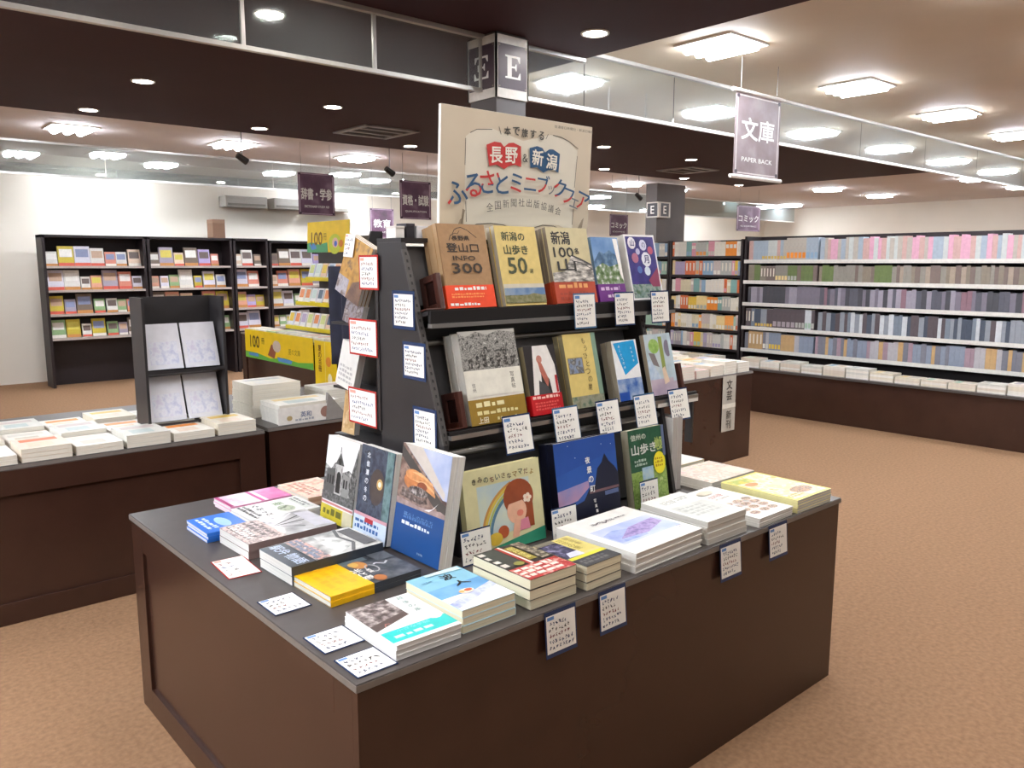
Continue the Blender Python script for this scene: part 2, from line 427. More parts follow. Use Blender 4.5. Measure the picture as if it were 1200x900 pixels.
# ------------------------------------------------------------------ hanging banners
def banner(x0, x1, y, z0, z1, label, big, small, ztop, col='#5d3f57', rods=True, big_h=.27, pale=False):
    w, h = x1 - x0, z1 - z0
    r = thing('hanging_banner', label, 'banner', mat=frame((x0, y, z0), (1, 0, 0), (0, 0, 1)), group='purple section banners hanging from the ceiling')
    cloth = PH((col, '#6d4c64', '#8d7287') if not pale else ('#7d6a6c', '#8f7d7f', '#a89a9b'), 5, .5, 3)
    cl_ = MB().box(0, w, 0, h, -.003, 0, cloth).build('cloth', r)
    a = Art(w, h)
    e = M('#c8b4c4', .5) if not pale else M('#d8d0cc', .5)
    for q in ((.03, .02, .05, .98), (.95, .02, .97, .98), (.03, .02, .97, .035), (.03, .965, .97, .98)): a.rect(*q, e)
    a.text(big, .5, .5 if len(big) > 2 or not rods else .58, big_h, WHITE, wu=.84 if len(big) > 2 else .72, bold=.008, center=True)
    if small: a.text(small, .5, .2, .055, WHITE, wu=.68, bold=.008, center=True)
    for u in (.05, .95):
        for v in (.04, .96): a.ell(u, v, .03, .025, M('#3a2c38', .4), 8)
    a.build('lettering', cl_)
    if rods:
        for v in (-.012, h + .012): MB().tube((-.035, v, 0), (w + .035, v, 0), .013, M('#e6dfd8', .35), 10).build('rod', r)
    for u in (.1 * w, .9 * w): MB().tube((u, h, -.001), (u, ztop - z0, -.001), .0022, M('#777370', .4), 5).build('wire', r)
banner(3.86, 4.39, 1.8, 2.02, 2.53, 'pale purple paperback section banner with white rods hanging nearest on the right', '文庫', 'PAPER BACK', 2.75, big_h=.27, pale=True)
banner(3.44, 3.88, 7.0, 1.98, 2.43, 'purple section banner hanging leftmost above the yellow poster', '辞書・学参', 'DICTIONARY STUDY AID', 2.75, rods=False)
banner(4.75, 5.2, 7.0, 1.98, 2.43, 'purple section banner hanging just left of the sign board', '資格・試験', 'QUALIFICATION', 2.75, rods=False)
banner(5.25, 5.63, 8.5, 1.80, 2.20, 'dim purple banner low against the wall between the two larger ones', '教育', 'EDUCATION', 2.75, rods=False, col='#4a3a44')
banner(11.76, 12.5, 7.0, 2.02, 2.46, 'purple comic banner hanging right of the far grey pillar', 'コミック', 'COMIC', 2.75, rods=False)
banner(8.46, 8.87, 7.0, 1.86, 2.18, 'purple comic banner hanging left of the far grey pillar', 'コミック', 'COMIC', 2.75, rods=False)

# ------------------------------------------------------------------ display tables
TOPM = M('#4b4543', .4, .08, 25); WOOD = M('#3b251d', .26, .1, 6); EDGE = M('#77706a', .45)
HT = .653
def display_table(name, label, x0, x1, y0, y1, h, front_frame=False):
    r = thing(name, label, 'display table', loc=(x0, y0, 0))
    W, D = x1 - x0, y1 - y0
    MB().box(0, W, 0, D, h - .018, h, TOPM).build('tabletop', r, .0015)
    MB().box(-.0012, W + .0012, -.0012, 0.0, h - .017, h - .003, EDGE).build('edge_band', r)
    MB().box(-.0012, 0, 0, D, h - .017, h - .003, EDGE).build('edge_band', r)
    MB().box(.004, W - .004, .004, .024, 0, h - .018, WOOD).build('front_panel', r)
    MB().box(.004, W - .004, D - .024, D - .004, 0, h - .018, WOOD).build('back_panel', r)
    if front_frame:
        f = MB(); f.box(.004, .13, -.012, .004, 0, h - .018, WOOD); f.box(W - .13, W - .004, -.012, .004, 0, h - .018, WOOD); f.box(.13, W - .13, -.012, .004, h - .12, h - .018, WOOD); f.box(.13, W - .13, -.012, .004, 0, .09, WOOD); f.build('front_frame', r, .001)
    for sx in (0, 1):
        a, b = (.004, .022) if sx == 0 else (W - .022, W - .004)
        f = MB(); y_0, y_1, z_0, z_1 = .024, D - .024, 0, h - .018; bw = .075; tw = .085
        f.box(a, b, y_0, y_0 + bw, z_0, z_1, WOOD); f.box(a, b, y_1 - bw, y_1, z_0, z_1, WOOD)
        f.box(a, b, y_0 + bw, y_1 - bw, z_1 - tw, z_1, WOOD); f.box(a, b, y_0 + bw, y_1 - bw, z_0, z_0 + tw, WOOD)
        f.build('side_frame', r, .001)
        a2, b2 = (.014, .022) if sx == 0 else (W - .022, W - .014)
        MB().box(a2, b2, y_0 + bw, y_1 - bw, z_0 + tw, z_1 - tw, WOOD).build('side_panel', r)
    return r
display_table('display_table', 'large dark brown island table carrying the tiered book rack', 0, 1.90, 0, 1.42, HT)
display_table('display_table', 'dark brown table with white flat books at the left behind', -.75, .90, 2.40, 3.55, HT, True)
display_table('display_table', 'dark table with white box pile left behind the rack', .93, 2.35, 2.42, 3.55, HT)
display_table('display_table', 'dark brown counter with vertical paper strip right behind the rack', 3.05, 4.60, 2.056, 3.15, HT)
display_table('display_table', 'dark table with the yellow banner in the far left aisle', 2.62, 3.9, 4.75, 6.75, .76)

# ------------------------------------------------------------------ tiered rack
RK = M('#2b2829', .42, .1, 12); RKG = M('#5e5e60', .38, .08, 10); STEEL = M('#b5b3b0', .28, .05, 20, .5, .85)
rack = thing('display_rack', 'dark tiered book display rack standing on the large table', 'display rack', loc=(0, 0, 0))
RX0, RX1 = .56, 1.50
side = [(.405, HT), (.79, HT), (.79, 1.51), (.664, 1.51), (.475, .97)]
MB().prism(side, 0, RX0, RX0 + .016, RK).build('side_panel', rack, .001)
MB().prism(side, 0, RX1, RX1 + .016, RK).build('side_panel', rack, .001)
SLOT = M('#4e4b4a', .4, .1, 30, .5, .3)
for X in (RX0 - .0012, RX1 - .0012):     # slotted steel strip on each slanted front edge
    f = MB(); p, q = (.472, .955), (.659, 1.49); dy, dz = q[0] - p[0], q[1] - p[1]
    f.prism([(p[0] - .003, p[1]), (p[0] + .005, p[1]), (q[0] + .005, q[1]), (q[0] - .003, q[1])], 0, X, X + .0185, SLOT)
    strip = f.build('steel_strip', rack); f = MB()
    for k in range(26):
        a_, b_ = (k + .2) / 26, (k + .6) / 26
        f.prism([(p[0] + dy * a_ - .0034, p[1] + dz * a_), (p[0] + dy * a_, p[1] + dz * a_), (p[0] + dy * b_, p[1] + dz * b_), (p[0] + dy * b_ - .0034, p[1] + dz * b_)], 0, X + .006, X + .012, M('#181616', .6))
    f.build('slots', strip)
MB().box(RX0 + .016, RX1, .772, .79, HT, 1.50, RK).build('back_panel', rack)
MB().box(RX0, RX1 + .016, .664, .79, 1.51, 1.522, RK).build('top_board', rack)
for y0, z0, y1, z1 in ((.655, 1.33, .70, 1.50), (.60, 1.0, .665, 1.262), (.47, HT + .01, .555, .955)):
    MB().prism([(y0, z0), (y0 + .012, z0), (y1 + .012, z1), (y1, z1)], 0, RX0 + .018, RX1 - .002, RKG).build('sloping_back', rack)
TH1 = math.radians(14); TH2 = math.radians(14); TH3 = math.radians(9)
def shelf(Yf, Zf, th, x0, x1, depth, drop):
    """shelf tilted back by th; Yf,Zf = front top edge"""
    s, c = math.sin(th), math.cos(th)
    poly = [(Yf, Zf), (Yf + depth * c, Zf - depth * s), (Yf + depth * c - .012 * s, Zf - depth * s - .012), (Yf, Zf - .012)]
    sh = MB().prism(poly, 0, x0, x1, RK).build('shelf', rack)
    MB().box(x0, x1, Yf - .006, Yf + .006, Zf - drop, Zf - .002, M('#1b191a', .4)).build('shelf_lip', sh)
    MB().box(x0, x1, Yf - .012, Yf + .008, Zf - drop - .012, Zf - drop, STEEL).build('lip_bar', sh)
shelf(.556, 1.322, TH1, RX0 + .018, 1.66, .12, .038)
shelf(.472, .992, TH2, RX0 + .018, 1.70, .12, .012)
MB().tube((RX0 + .02, .634, 1.222), (RX1, .634, 1.222), .008, STEEL, 10).build('cross_bar', rack)
MB().tube((RX0 + .02, .485, .925), (RX1, .485, .925), .010, STEEL, 10).build('cross_bar', rack)
MB().box(1.47, 1.70, .46, .475, .955, .968, M('#dcd8d2', .3)).build('bracket', rack)
MB().prism([(.47, .80), (.50, .80), (.50, .97), (.47, .97)], 0, 1.68, 1.69, RK).build('bracket', rack)
# rear half of the rack, its left end filled with books facing the aisle
MB().box(.66, RX1, .795, 1.10, HT, 1.45, RK).build('rear_body', rack)
MB().box(.556, .562, .785, .80, .95, 1.48, RK).build('card_rail', rack)
for z in (1.255, 1.045, .885): MB().box(.572, .66, .80, 1.10, z, z + .008, RK).build('end_shelf', rack)

def bookend(x, Yf, Zf, th, label):
    s, c = math.sin(th), math.cos(th)
    r = thing('bookend', label, 'bookend', mat=frame((x, Yf + .008, Zf + .001), (0, c, -s), (0, s, c)), group='brown bookends on the rack shelves')
    m = M('#4b2a22', .3, .12, 20); f = MB(); w, h, b = .085, .105, .02
    # frame of four bars round an open window, and a foot lying on the shelf
    f.box(0, b, 0, h, 0, .016, m); f.box(w - b, w, 0, h, 0, .016, m); f.box(b, w - b, 0, b, 0, .016, m); f.box(b, w - b, h - b, h, 0, .016, m)
    f.build('upright', r, .002)
    MB().box(b, w - b, b, h - b, .006, .010, M('#2c1512', .25)).build('inner_plate', r)
    MB().box(0, w, 0, .004, -.05, 0, m).build('foot', r)
bookend(.625, .556, 1.322, TH1, 'brown bookend left of the brown trail guide on top shelf')
bookend(.635, .472, .992, TH2, 'brown bookend left of the thick grey photo book')

# ------------------------------------------------------------------ books
def book(name, label, matw, w, h, t, cover, pages='#e9e3d2', spine='L', art=None, band=None, group=None, soft=True, spine_col=None, cat='book'):
    """origin bottom-left-back of the closed book, x across the cover, y up, z out of the front cover"""
    r = thing(name, label, cat, mat=matw, group=group)
    ct = .0008 if soft else .0022
    cm = M(cover, .34, .04, 30); sm = M(spine_col or cover, .34, .04, 30)
    c = MB(); c.box(0, w, 0, h, 0, ct, cm); c.box(0, w, 0, h, t - ct, t, cm)
    x0, x1 = (0, ct) if spine == 'L' else (w - ct, w)
    c.box(x0, x1, 0, h, ct, t - ct, sm)
    cv = kid(r, c.build('cover', r))
    e = .0006 if soft else .003
    px0, px1 = (ct, w - e) if spine == 'L' else (e, w - ct)
    kid(r, MB().box(px0, px1, e, h - e, ct, t - ct, PAGES(pages)).build('page_block', r))
    if art:
        a = Art(w, h, t); art(a); kid(cv, a.build('cover_print', cv))
    if band:
        bh, bm, ba = band
        b = MB(); o = .0004
        b.box(-o, w + o, 0, h * bh, t, t + .0012, bm); b.box(-o, w + o, 0, h * bh, -.0006, 0, bm)
        sx = (-o - .0004, -o) if spine == 'L' else (w + o, w + o + .0004)
        b.box(sx[0], sx[1], 0, h * bh, 0, t, bm)
        bb = kid(r, b.build('belly_band', r))
        if ba:
            a = Art(w, h * bh, t + .0012); ba(a); kid(bb, a.build('band_print', bb))
    return r
def pile(root, n, step, label, group, skip=('cover_print', 'band_print'), jitter=.003):
    """n further copies behind / below root along its own -z"""
    for i in range(1, n + 1):
        j = Matrix.Translation((rnd.uniform(-1, 1) * jitter, rnd.uniform(-.2, .2) * jitter if abs(root.matrix_world[2][2]) < .7 else rnd.uniform(-1, 1) * jitter, -step * i))
        copy_tree(root, root.matrix_world @ j, label if n == 1 else '%s, %s from the %s' % (label, NTH[i], 'top' if abs(root.matrix_world[2][2]) > .7 else 'front'), group, skip)
def lean(x, Yf, Zf, th):          # stands on a row, cover to the front
    s, c = math.sin(th), math.cos(th)
    return frame((x, Yf, Zf), (1, 0, 0), (0, s, c))
def onrow(x, Yf, Zf, th, thick):  # origin so that the front cover's lower edge is at (Yf,Zf)
    s, c = math.sin(th), math.cos(th)
    return frame((x, Yf + thick * c, Zf - thick * s), (1, 0, 0), (0, s, c))
R1 = lambda x, t: onrow(x, .566, 1.323, TH1, t)
R2 = lambda x, t: onrow(x, .482, .993, TH2, t)
R3 = lambda x, t: onrow(x, .362, HT + .002 + t * math.sin(TH3), TH3, t)
BLK = M('#24201c', .45)

# --- top row
def art_brown(a):
    k = M('#33271c', .5); br = M('#a58057', .5, .08, 60)
    a.rect(0, 0, 1, 1, br); a.rect(.0, 0, .02, 1, M('#8a683f', .5))
    a.line([(.22, .80), (.26, .86), (.30, .87), (.36, .93), (.42, .95), (.5, .96), (.62, .93), (.74, .87), (.80, .84)], .0022, k)
    a.line([(.30, .87), (.36, .89), (.41, .88), (.46, .92)], .0016, k)
    a.text('長野県', .46, .83, .055, k, wu=.36, center=True, bold=.01)
    a.text('登山口', .47, .715, .105, k, wu=.66, center=True, bold=.008)
    a.text('INFO', .47, .59, .055, k, wu=.46, center=True, bold=.008)
    a.text('300', .50, .47, .12, k, wu=.62, center=True, bold=.008)
def band_orange(a):
    a.blurb(.18, .72, .95, .95, 1, WHITE, 3); a.blurb(.1, .42, .9, .66, 2, M('#ff9a55', .4), 4); a.blurb(.05, .06, .7, .24, 1, WHITE, 5)
b = book('guide_book', 'brown mountain trailhead guide with orange band on top shelf', R1(.652, .017), .178, .248, .017, '#a58057', '#cbb693', 'L', art_brown, (.27, M('#ef4a1d', .4), band_orange), spine_col='#a98a66')
pile(b, 3, .0175, 'brown guide copies stacked behind the orange banded front copy', 'brown guides on top shelf')
def art_yellow(a):
    k = M('#3d4526', .5)
    a.rect(0, 0, 1, 1, M('#dbc478', .4, .06, 50)); a.text('新潟の', .42, .87, .11, k, wu=.56, center=True, bold=.008)
    a.text('山歩き', .44, .70, .12, k, wu=.58, center=True, bold=.015); a.text('50', .42, .50, .20, k, wu=.46, center=True, bold=.008)
    a.text('選', .74, .43, .06, k, center=True); a.rect(.0, .20, 1, .27, M('#cfc8b6', .4))
    a.rect(0, .03, 1, .20, PH(('#5c6238', '#7b7a58', '#8a8a70'), 30)); a.rect(0, .13, 1, .22, PH(('#5d7ea8', '#7b95b4', '#8f9fae'), 14))
    a.poly([(0, .10), (.2, .13), (.45, .11), (.7, .15), (1, .12), (1, .04), (0, .04)], PH(('#6c6f43', '#84825b', '#9a9577'), 35))
b = book('guide_book', 'yellow mountain walks book with large 50 on top shelf', R1(.868, .017), .168, .248, .017, '#dbc478', '#d9d2bf', 'L', art_yellow, spine_col='#b9b2a4')
pile(b, 1, .0175, 'yellow mountain walks copy behind the front one on top shelf', 'yellow walk books on top shelf')
def art_beige(a):
    k = M('#262320', .5)
    a.rect(0, 0, 1, 1, M('#c9bd93', .4, .05, 40)); a.text('新潟', .32, .86, .17, k, wu=.44, center=True, bold=.008)
    a.text('100', .34, .67, .13, k, wu=.48, center=True, bold=.008); a.text('名', .66, .69, .08, k, center=True, bold=.008)
    a.poly([(.5, .62), (.75, .58), (1, .50), (1, .28), (.0, .28), (0, .40), (.3, .42)], PH(('#e5e0d8', '#a7a39c', '#56534f'), 16, .4, 4, (1, 3, 1)))
    a.line([(.55, .62), (.75, .57), (.98, .50)], .006, M('#3b3a3c', .4)); a.line([(.5, .56), (.72, .53), (1, .44)], .003, M('#4d4b4c', .4)); a.text('山', .36, .50, .16, k, wu=.44, center=True, bold=.008)
def band_rust(a): a.blurb(.1, .6, .95, .95, 1, M('#e8a566', .4), 8); a.blurb(.1, .1, .9, .55, 2, M('#a2402a', .4), 9)
b = book('guide_book', 'beige hundred mountains book with rust red band on top shelf', R1(1.083, .016), .188, .25, .016, '#c9bd93', '#cfc6b0', 'L', art_beige, (.29, M('#b7472a', .4), band_rust), spine_col='#8e8476')
pile(b, 3, .0165, 'hundred mountains copies packed behind the rust banded front copy', 'hundred mountains books on top shelf')
def art_mount(a):
    a.rect(0, 0, 1, 1, PH(('#4f7cb4', '#6f95c4', '#8fb0d6'), 10)); a.poly([(0, .62), (.25, .78), (.4, .74), (.62, .80), (1, .66), (1, .3), (0, .3)], PH(('#31506f', '#4c6f92', '#7d9bb8'), 18))
    a.poly([(0, .52), (.3, .60), (.55, .54), (1, .6), (1, .2), (0, .2)], PH(('#3c5a2e', '#5f7a45', '#93a48d', '#e2e4df'), 26))
    a.poly([(.80, .98), (.97, .98), (1, .3), (.9, .42)], WHITE)  # painted white gloss on the cover
def band_purple(a): a.blurb(.08, .55, .9, .9, 1, M('#d9b7dd', .4), 3); a.blurb(.3, .15, .8, .45, 1, M('#e7cfe9', .4), 3)
b = book('guide_book', 'mountain photo book with purple band on top shelf', R1(1.285, .014), .135, .222, .014, '#7fa0bf', '#e6e3da', 'L', art_mount, (.27, M('#6f2a83', .4), band_purple))
pile(b, 1, .0145, 'mountain photo book copy behind the purple banded one', 'mountain photo books')
def art_indigo(a):
    a.rect(0, 0, 1, 1, M('#e8e6e6', .4)); a.rect(.04, .03, .96, .97, PH(('#2a2668', '#36307c', '#473a86'), 12))
    a.rect(.04, .03, .96, .24, PH(('#4d6a4a', '#6f8a86', '#9aa79b', '#3a4a5a'), 25)); a.poly([(.6, .3), (.96, .5), (.96, .2), (.7, .2)], M('#8a3355', .4))
    for u, v, r, c in ((.22, .87, .13, '#e9e6ee'), (.58, .84, .12, '#d4d4ea'), (.38, .74, .07, '#b9b6d8'), (.80, .76, .09, '#b8506a'), (.26, .64, .11, '#b06a86'), (.62, .62, .16, '#e6e9f2'), (.6, .44, .10, '#cfdbe8'), (.35, .46, .08, '#4f6fb4')):
        a.ell(u, v, r, r * .72, M(c, .4), 10)
    a.text('月', .62, .62, .12, M('#2d2d70', .4), center=True, bold=.008); a.text('の', .59, .84, .08, M('#2d2d70', .4), center=True)
    a.text('山', .22, .87, .1, M('#3b3b7a', .4), center=True, bold=.008)
b = book('picture_book', 'indigo patterned book at right end of top shelf', R1(1.455, .03), .165, .235, .03, '#dcdad6', '#b9b5af', 'L', art_indigo, soft=False)
# --- middle row
def art_bw(a):
    a.rect(0, 0, 1, 1, M('#dfdcd2', .5)); a.rect(0, .58, 1, 1, PH(('#2f2e2c', '#6b6a66', '#a9a7a1', '#5a5956', '#cfcdc6'), 40, .5, 6))
    a.poly([(0, .98), (.12, .94), (.3, .99), (.5, .95), (.7, .99), (1, .96), (1, 1), (0, 1)], M('#b5b3ad', .5))
    for i in range(7):
        u = .1 + i * .125; a.rect(u, .60, u + .07, .70 + .05 * (i % 3), PH(('#1d1c1b', '#454340', '#b9b6b0'), 60))
    a.rect(0, .30, 1, .58, M('#e5e3d6', .5)); a.vtext('信州', .13, .42, .045, M('#555', .5)); a.vtext('写真帖', .83, .5, .055, M('#5e5c56', .5))
def band_gold(a): a.blurb(.12, .6, .7, .95, 1, M('#f0e6b4', .4), 3); a.blurb(.12, .32, .9, .56, 1, M('#e8dca0', .4), 5); a.text('上田', .12, .05, .24, M('#f2ead0', .4), bold=.008); a.blurb(.45, .06, .9, .26, 1, M('#e8dca0', .4), 7)
b = book('photo_book', 'thick grey photo book with gold band on middle shelf', R2(.667, .036), .213, .272, .036, '#c9c6bd', '#d8d4cb', 'R', art_bw, (.27, M('#9a7b2d', .4), band_gold), soft=False, spine_col='#b8b5ae')
pile(b, 1, .0365, 'second thick grey photo book behind the gold banded one', 'grey photo books')
def art_red(a):
    a.rect(0, 0, 1, 1, M('#2e2a2b', .35)); a.poly([(.28, 1), (.75, 1), (.92, .7), (.95, .28), (.72, .28), (.68, .5), (.45, .68), (.4, .28), (.12, .28), (.2, .62)], M('#e9e6e2', .35))
    a.ell(.44, .80, .09, .06, M('#c9897a', .4), 14); a.poly([(.38, .78), (.5, .74), (.66, .5), (.6, .38), (.5, .5), (.42, .62)], M('#b56a5a', .4, .2, 40)); a.poly([(.28, .28), (.34, .5), (.6, .4), (.66, .28)], M('#4a4a4c', .4))
    a.rect(.86, .3, .93, .55, M('#b5252a', .4))
def band_red(a): a.blurb(.05, .74, .98, .96, 1, M('#ffd0c4', .4), 5); a.blurb(.1, .2, .9, .66, 3, M('#e8605a', .4), 6)
b = book('paperback', 'dark portrait book with red band on middle shelf', R2(.905, .022), .13, .213, .022, '#3a3536', '#b9ad92', 'L', art_red, (.29, M('#c4161f', .4), band_red), spine_col='#8e8468')
def art_cream(a):
    a.rect(0, 0, 1, 1, M('#d9c377', .4, .05, 50)); a.rect(.86, 0, 1, 1, M('#7d9a86', .4)); a.rect(0, .0, 1, .16, PH(('#7c7d62', '#9a9a86', '#58705c'), 20))
    a.rect(.04, .46, .50, .68, M('#8e7a4c', .4)); a.rect(.06, .47, .48, .67, PH(('#6f7fa0', '#8f9bb0', '#5c5c58', '#a9a6a0'), 22))
    k = M('#5b4a28', .5)
    for i, ch in enumerate('もうひとつの里'): a.text(ch, .62 + (.02 if i % 2 else -.02), .9 - i * .105, .075, k, center=True, rot=(i % 3 - 1) * 8)
b = book('paperback', 'mustard yellow book with small picture on middle shelf', R2(1.078, .022), .148, .24, .022, '#d9c377', '#c9c2ab', 'L', art_cream, spine_col='#8d8468')
pile(b, 1, .023, 'second mustard yellow book behind the front copy', 'mustard yellow books')
def art_blue(a):
    a.rect(0, 0, 1, 1, M('#e9eaec', .4)); a.poly([(.06, .96), (.92, .99), (.97, .60), (.36, .42)], M('#1d9bd8', .35))
    a.rect(0, 0, 1, .36, PH(('#2f5fae', '#7f9ac6', '#a8b6cf'), 14)); a.rect(0, 0, .4, .14, M('#2450a8', .35))
    for i in range(6): a.text('あしたへの'[i % 5], .27 + i * .022, .9 - i * .07, .045, WHITE, center=True, rot=-18)
    for i in range(4): a.text('詩集'[i % 2], .74 + i * .012, .86 - i * .07, .035, WHITE, center=True, rot=-18)
b = book('paperback', 'white book with bright blue slanted panel on middle shelf', R2(1.300, .026), .125, .205, .026, '#dfe0e0', '#b7ae98', 'L', art_blue, spine_col='#a79f8d')
pile(b, 1, .027, 'white and blue book copy behind the front one', 'white and blue books')
def art_green(a):
    a.rect(0, 0, 1, 1, PH(('#a9bcc4', '#b9c9d2', '#c3cdd0'), 12)); a.ell(.32, .80, .2, .12, PH(('#7ea34e', '#92b85c', '#a8c57a'), 30))
    a.rect(.52, .3, .66, .95, M('#8c9b4e', .4)); a.poly([(.08, .7), (.3, .68), (.42, .45), (.2, .5)], M('#7f7778', .4)); a.ell(.82, .75, .12, .14, M('#7b7688', .4))
    a.poly([(.0, .6), (.15, .55), (.45, .25), (.5, .0), (0, 0)], PH(('#9fb6cf', '#b3c6da', '#c6d3de'), 20)); a.rect(0, 0, 1, .26, PH(('#a493a9', '#b9a9b8', '#cdbfca'), 10))
    a.poly([(.5, .42), (.62, .46), (.72, .2), (.52, .16)], M('#dfc7ae', .4)); a.rect(.88, .2, 1, 1, M('#b9cdd6', .4))
b = book('picture_book', 'pale green and lilac illustrated book at right end of middle shelf', R2(1.470, .018), .143, .217, .018, '#c9d3d6', '#c8bfae', 'L', art_green, spine_col='#a79b86')
# --- bottom row, standing on the table
def art_pict(a):
    a.rect(0, 0, 1, 1, M('#dcd6a6', .45, .04, 40)); a.poly([(0, 0), (1, 0), (1, .16), (.55, .10), (0, .02)], M('#2f8f70', .45)); a.rect(.16, .20, .84, .80, PH(('#a9c4d4', '#c3d3d0', '#d6dcc4'), 8))
    for r, c, wd in ((.66, '#c9924a', .008), (.63, '#d9bd4e', .009), (.59, '#b5c06a', .007), (.555, '#57809a', .010)): a.arc(.84, .16, r, r, 112, 178, wd, M(c, .45))
    hr = M('#9a4a24', .45, .12, 30); a.ell(.68, .58, .20, .22, hr, 24); a.rect(.74, .2, .86, .62, hr); a.ell(.64, .42, .13, .15, M('#eab596', .45), 20); a.ell(.68, .39, .045, .04, M('#e0806a', .45), 12)
    a.poly([(.5, .60), (.86, .60), (.84, .46), (.74, .54), (.54, .52)], hr); a.poly([(.58, .18), (.80, .18), (.78, .32), (.64, .30)], M('#d9859a', .45)); a.poly([(.55, .12), (.64, .12), (.68, .30), (.6, .34)], M('#e6ae92', .45))
    for i in range(5): a.ell(.79 + .035 * math.cos(i * 1.256), .55 + .035 * math.sin(i * 1.256), .026, .026, M('#f0dcc8', .45), 8)
    a.ell(.79, .55, .018, .018, M('#e3b49a', .45), 8); a.ell(.44, .22, .07, .075, M('#b5562c', .45)); a.ell(.33, .16, .09, .075, M('#d9b83c', .45))
    cs = ['#3d3a33', '#5c4a3a', '#4b5a52', '#7a3c34', '#3f5560', '#6a5138', '#4a4038', '#8a6a2c', '#3d4a3a', '#7a5040', '#9a7a34']
    for i, ch in enumerate('きみのちいさなママだよ'): a.text(ch, .13 + i * .073, .87 + .012 * math.sin(i * 1.7), .062, M(cs[i], .5), center=True, bold=.01, rot=6 - (i % 3) * 5)
b = book('picture_book', 'cream picture book with rainbow and brown haired girl cover', R3(.563, .012), .282, .238, .012, '#dcd6a6', '#e9e4cf', 'L', art_pict, soft=False, spine_col='#d5cf9d')
pile(b, 1, .0135, 'second cream picture book behind the rainbow front copy', 'cream picture books')
def art_navy(a):
    a.rect(0, 0, 1, 1, M('#2c56a4', .3, .12, 6)); a.poly([(0, .62), (1, .80), (1, 1), (0, 1)], M('#2a4f9c', .3, .1, 8)); a.poly([(0, .26), (.3, .30), (.5, .42), (.5, .5), (0, .45)], PH(('#6a7ab8', '#b58fb0', '#7d88bf'), 6))
    k = M('#191c33', .35)
    a.poly([(.40, .28), (.5, .4), (.6, .44), (.66, .62), (.74, .68), (.80, .78), (.86, .68), (.95, .60), (1, .52), (1, 0), (0, 0), (0, .2)], k)
    a.rect(.5, .34, 1, .37, M('#7a5a5e', .35)); a.rect(.75, .28, .98, .33, M('#5f6f9a', .35)); a.rect(0, 0, 1, .12, M('#121528', .35))
    for i, ch in enumerate('夜景の町'): a.text(ch, .51 + i * .012, .74 - i * .115, .075, WHITE, center=True, bold=.008)
    for i, ch in enumerate('写真集帖'): a.text(ch, .56 + i * .008, .25 - i * .06, .04, WHITE, center=True, bold=.008)
    for u, v in ((.74, .9), (.3, .8), (.2, .95), (.9, .88)): a.ell(u, v, .006, .006, WHITE, 6)
b = book('photo_book', 'large dark blue night photo book standing on the table', R3(.908, .03), .27, .262, .03, '#14182c', '#cfcac0', 'L', art_navy, soft=False, spine_col='#0f1020')
pile(b, 1, .0305, 'second dark blue night photo book behind the front one', 'night photo books')
def art_sgreen(a):
    a.rect(0, 0, 1, 1, PH(('#7d9c4a', '#97b260', '#6f8f3f', '#b1c27c'), 22)); a.rect(0, .46, 1, 1, PH(('#1f4a33', '#2c5a40', '#24503c'), 12)); a.rect(.3, .34, .62, .5, PH(('#7fa6c4', '#a3bfd0', '#b5c9c9'), 15))
    a.text('信州の', .27, .90, .075, M('#c9cfbf', .4), wu=.42, center=True, bold=.008); a.text('山歩き', .40, .74, .13, M('#d6d9d2', .4), wu=.7, center=True, bold=.008); a.text('地図', .84, .77, .17, M('#a9bc6a', .4), wu=.26, center=True, bold=.008)
    a.blurb(.1, .52, .5, .62, 2, M('#a9bcae', .4), 4); a.ell(.80, .52, .17, .145, M('#e8dc2e', .35), 24); a.blurb(.68, .46, .92, .6, 3, M('#b58f1c', .4), 7)
    a.rect(.92, .6, 1, 1, M('#5d6b8a', .4))
b = book('guide_book', 'green walking guide with yellow round sticker standing on table', R3(1.243, .03), .178, .256, .03, '#3d5c40', '#b7b09d', 'L', art_sgreen, spine_col='#8f8a78')
# tall thick volumes standing by the rack's right side, fore-edge to the front
for i in range(2):
    book('photo_book', ('inner', 'outer')[i] + ' tall grey fore edged volume standing at right side of rack', frame((1.518 + i * .027 + .026, .665, HT + .002), (0, -1, 0), (0, 0.0, 1)), .235, .262, .026, '#d8d5d2', '#b3aca8', 'L', None, group='tall volumes right of the rack')

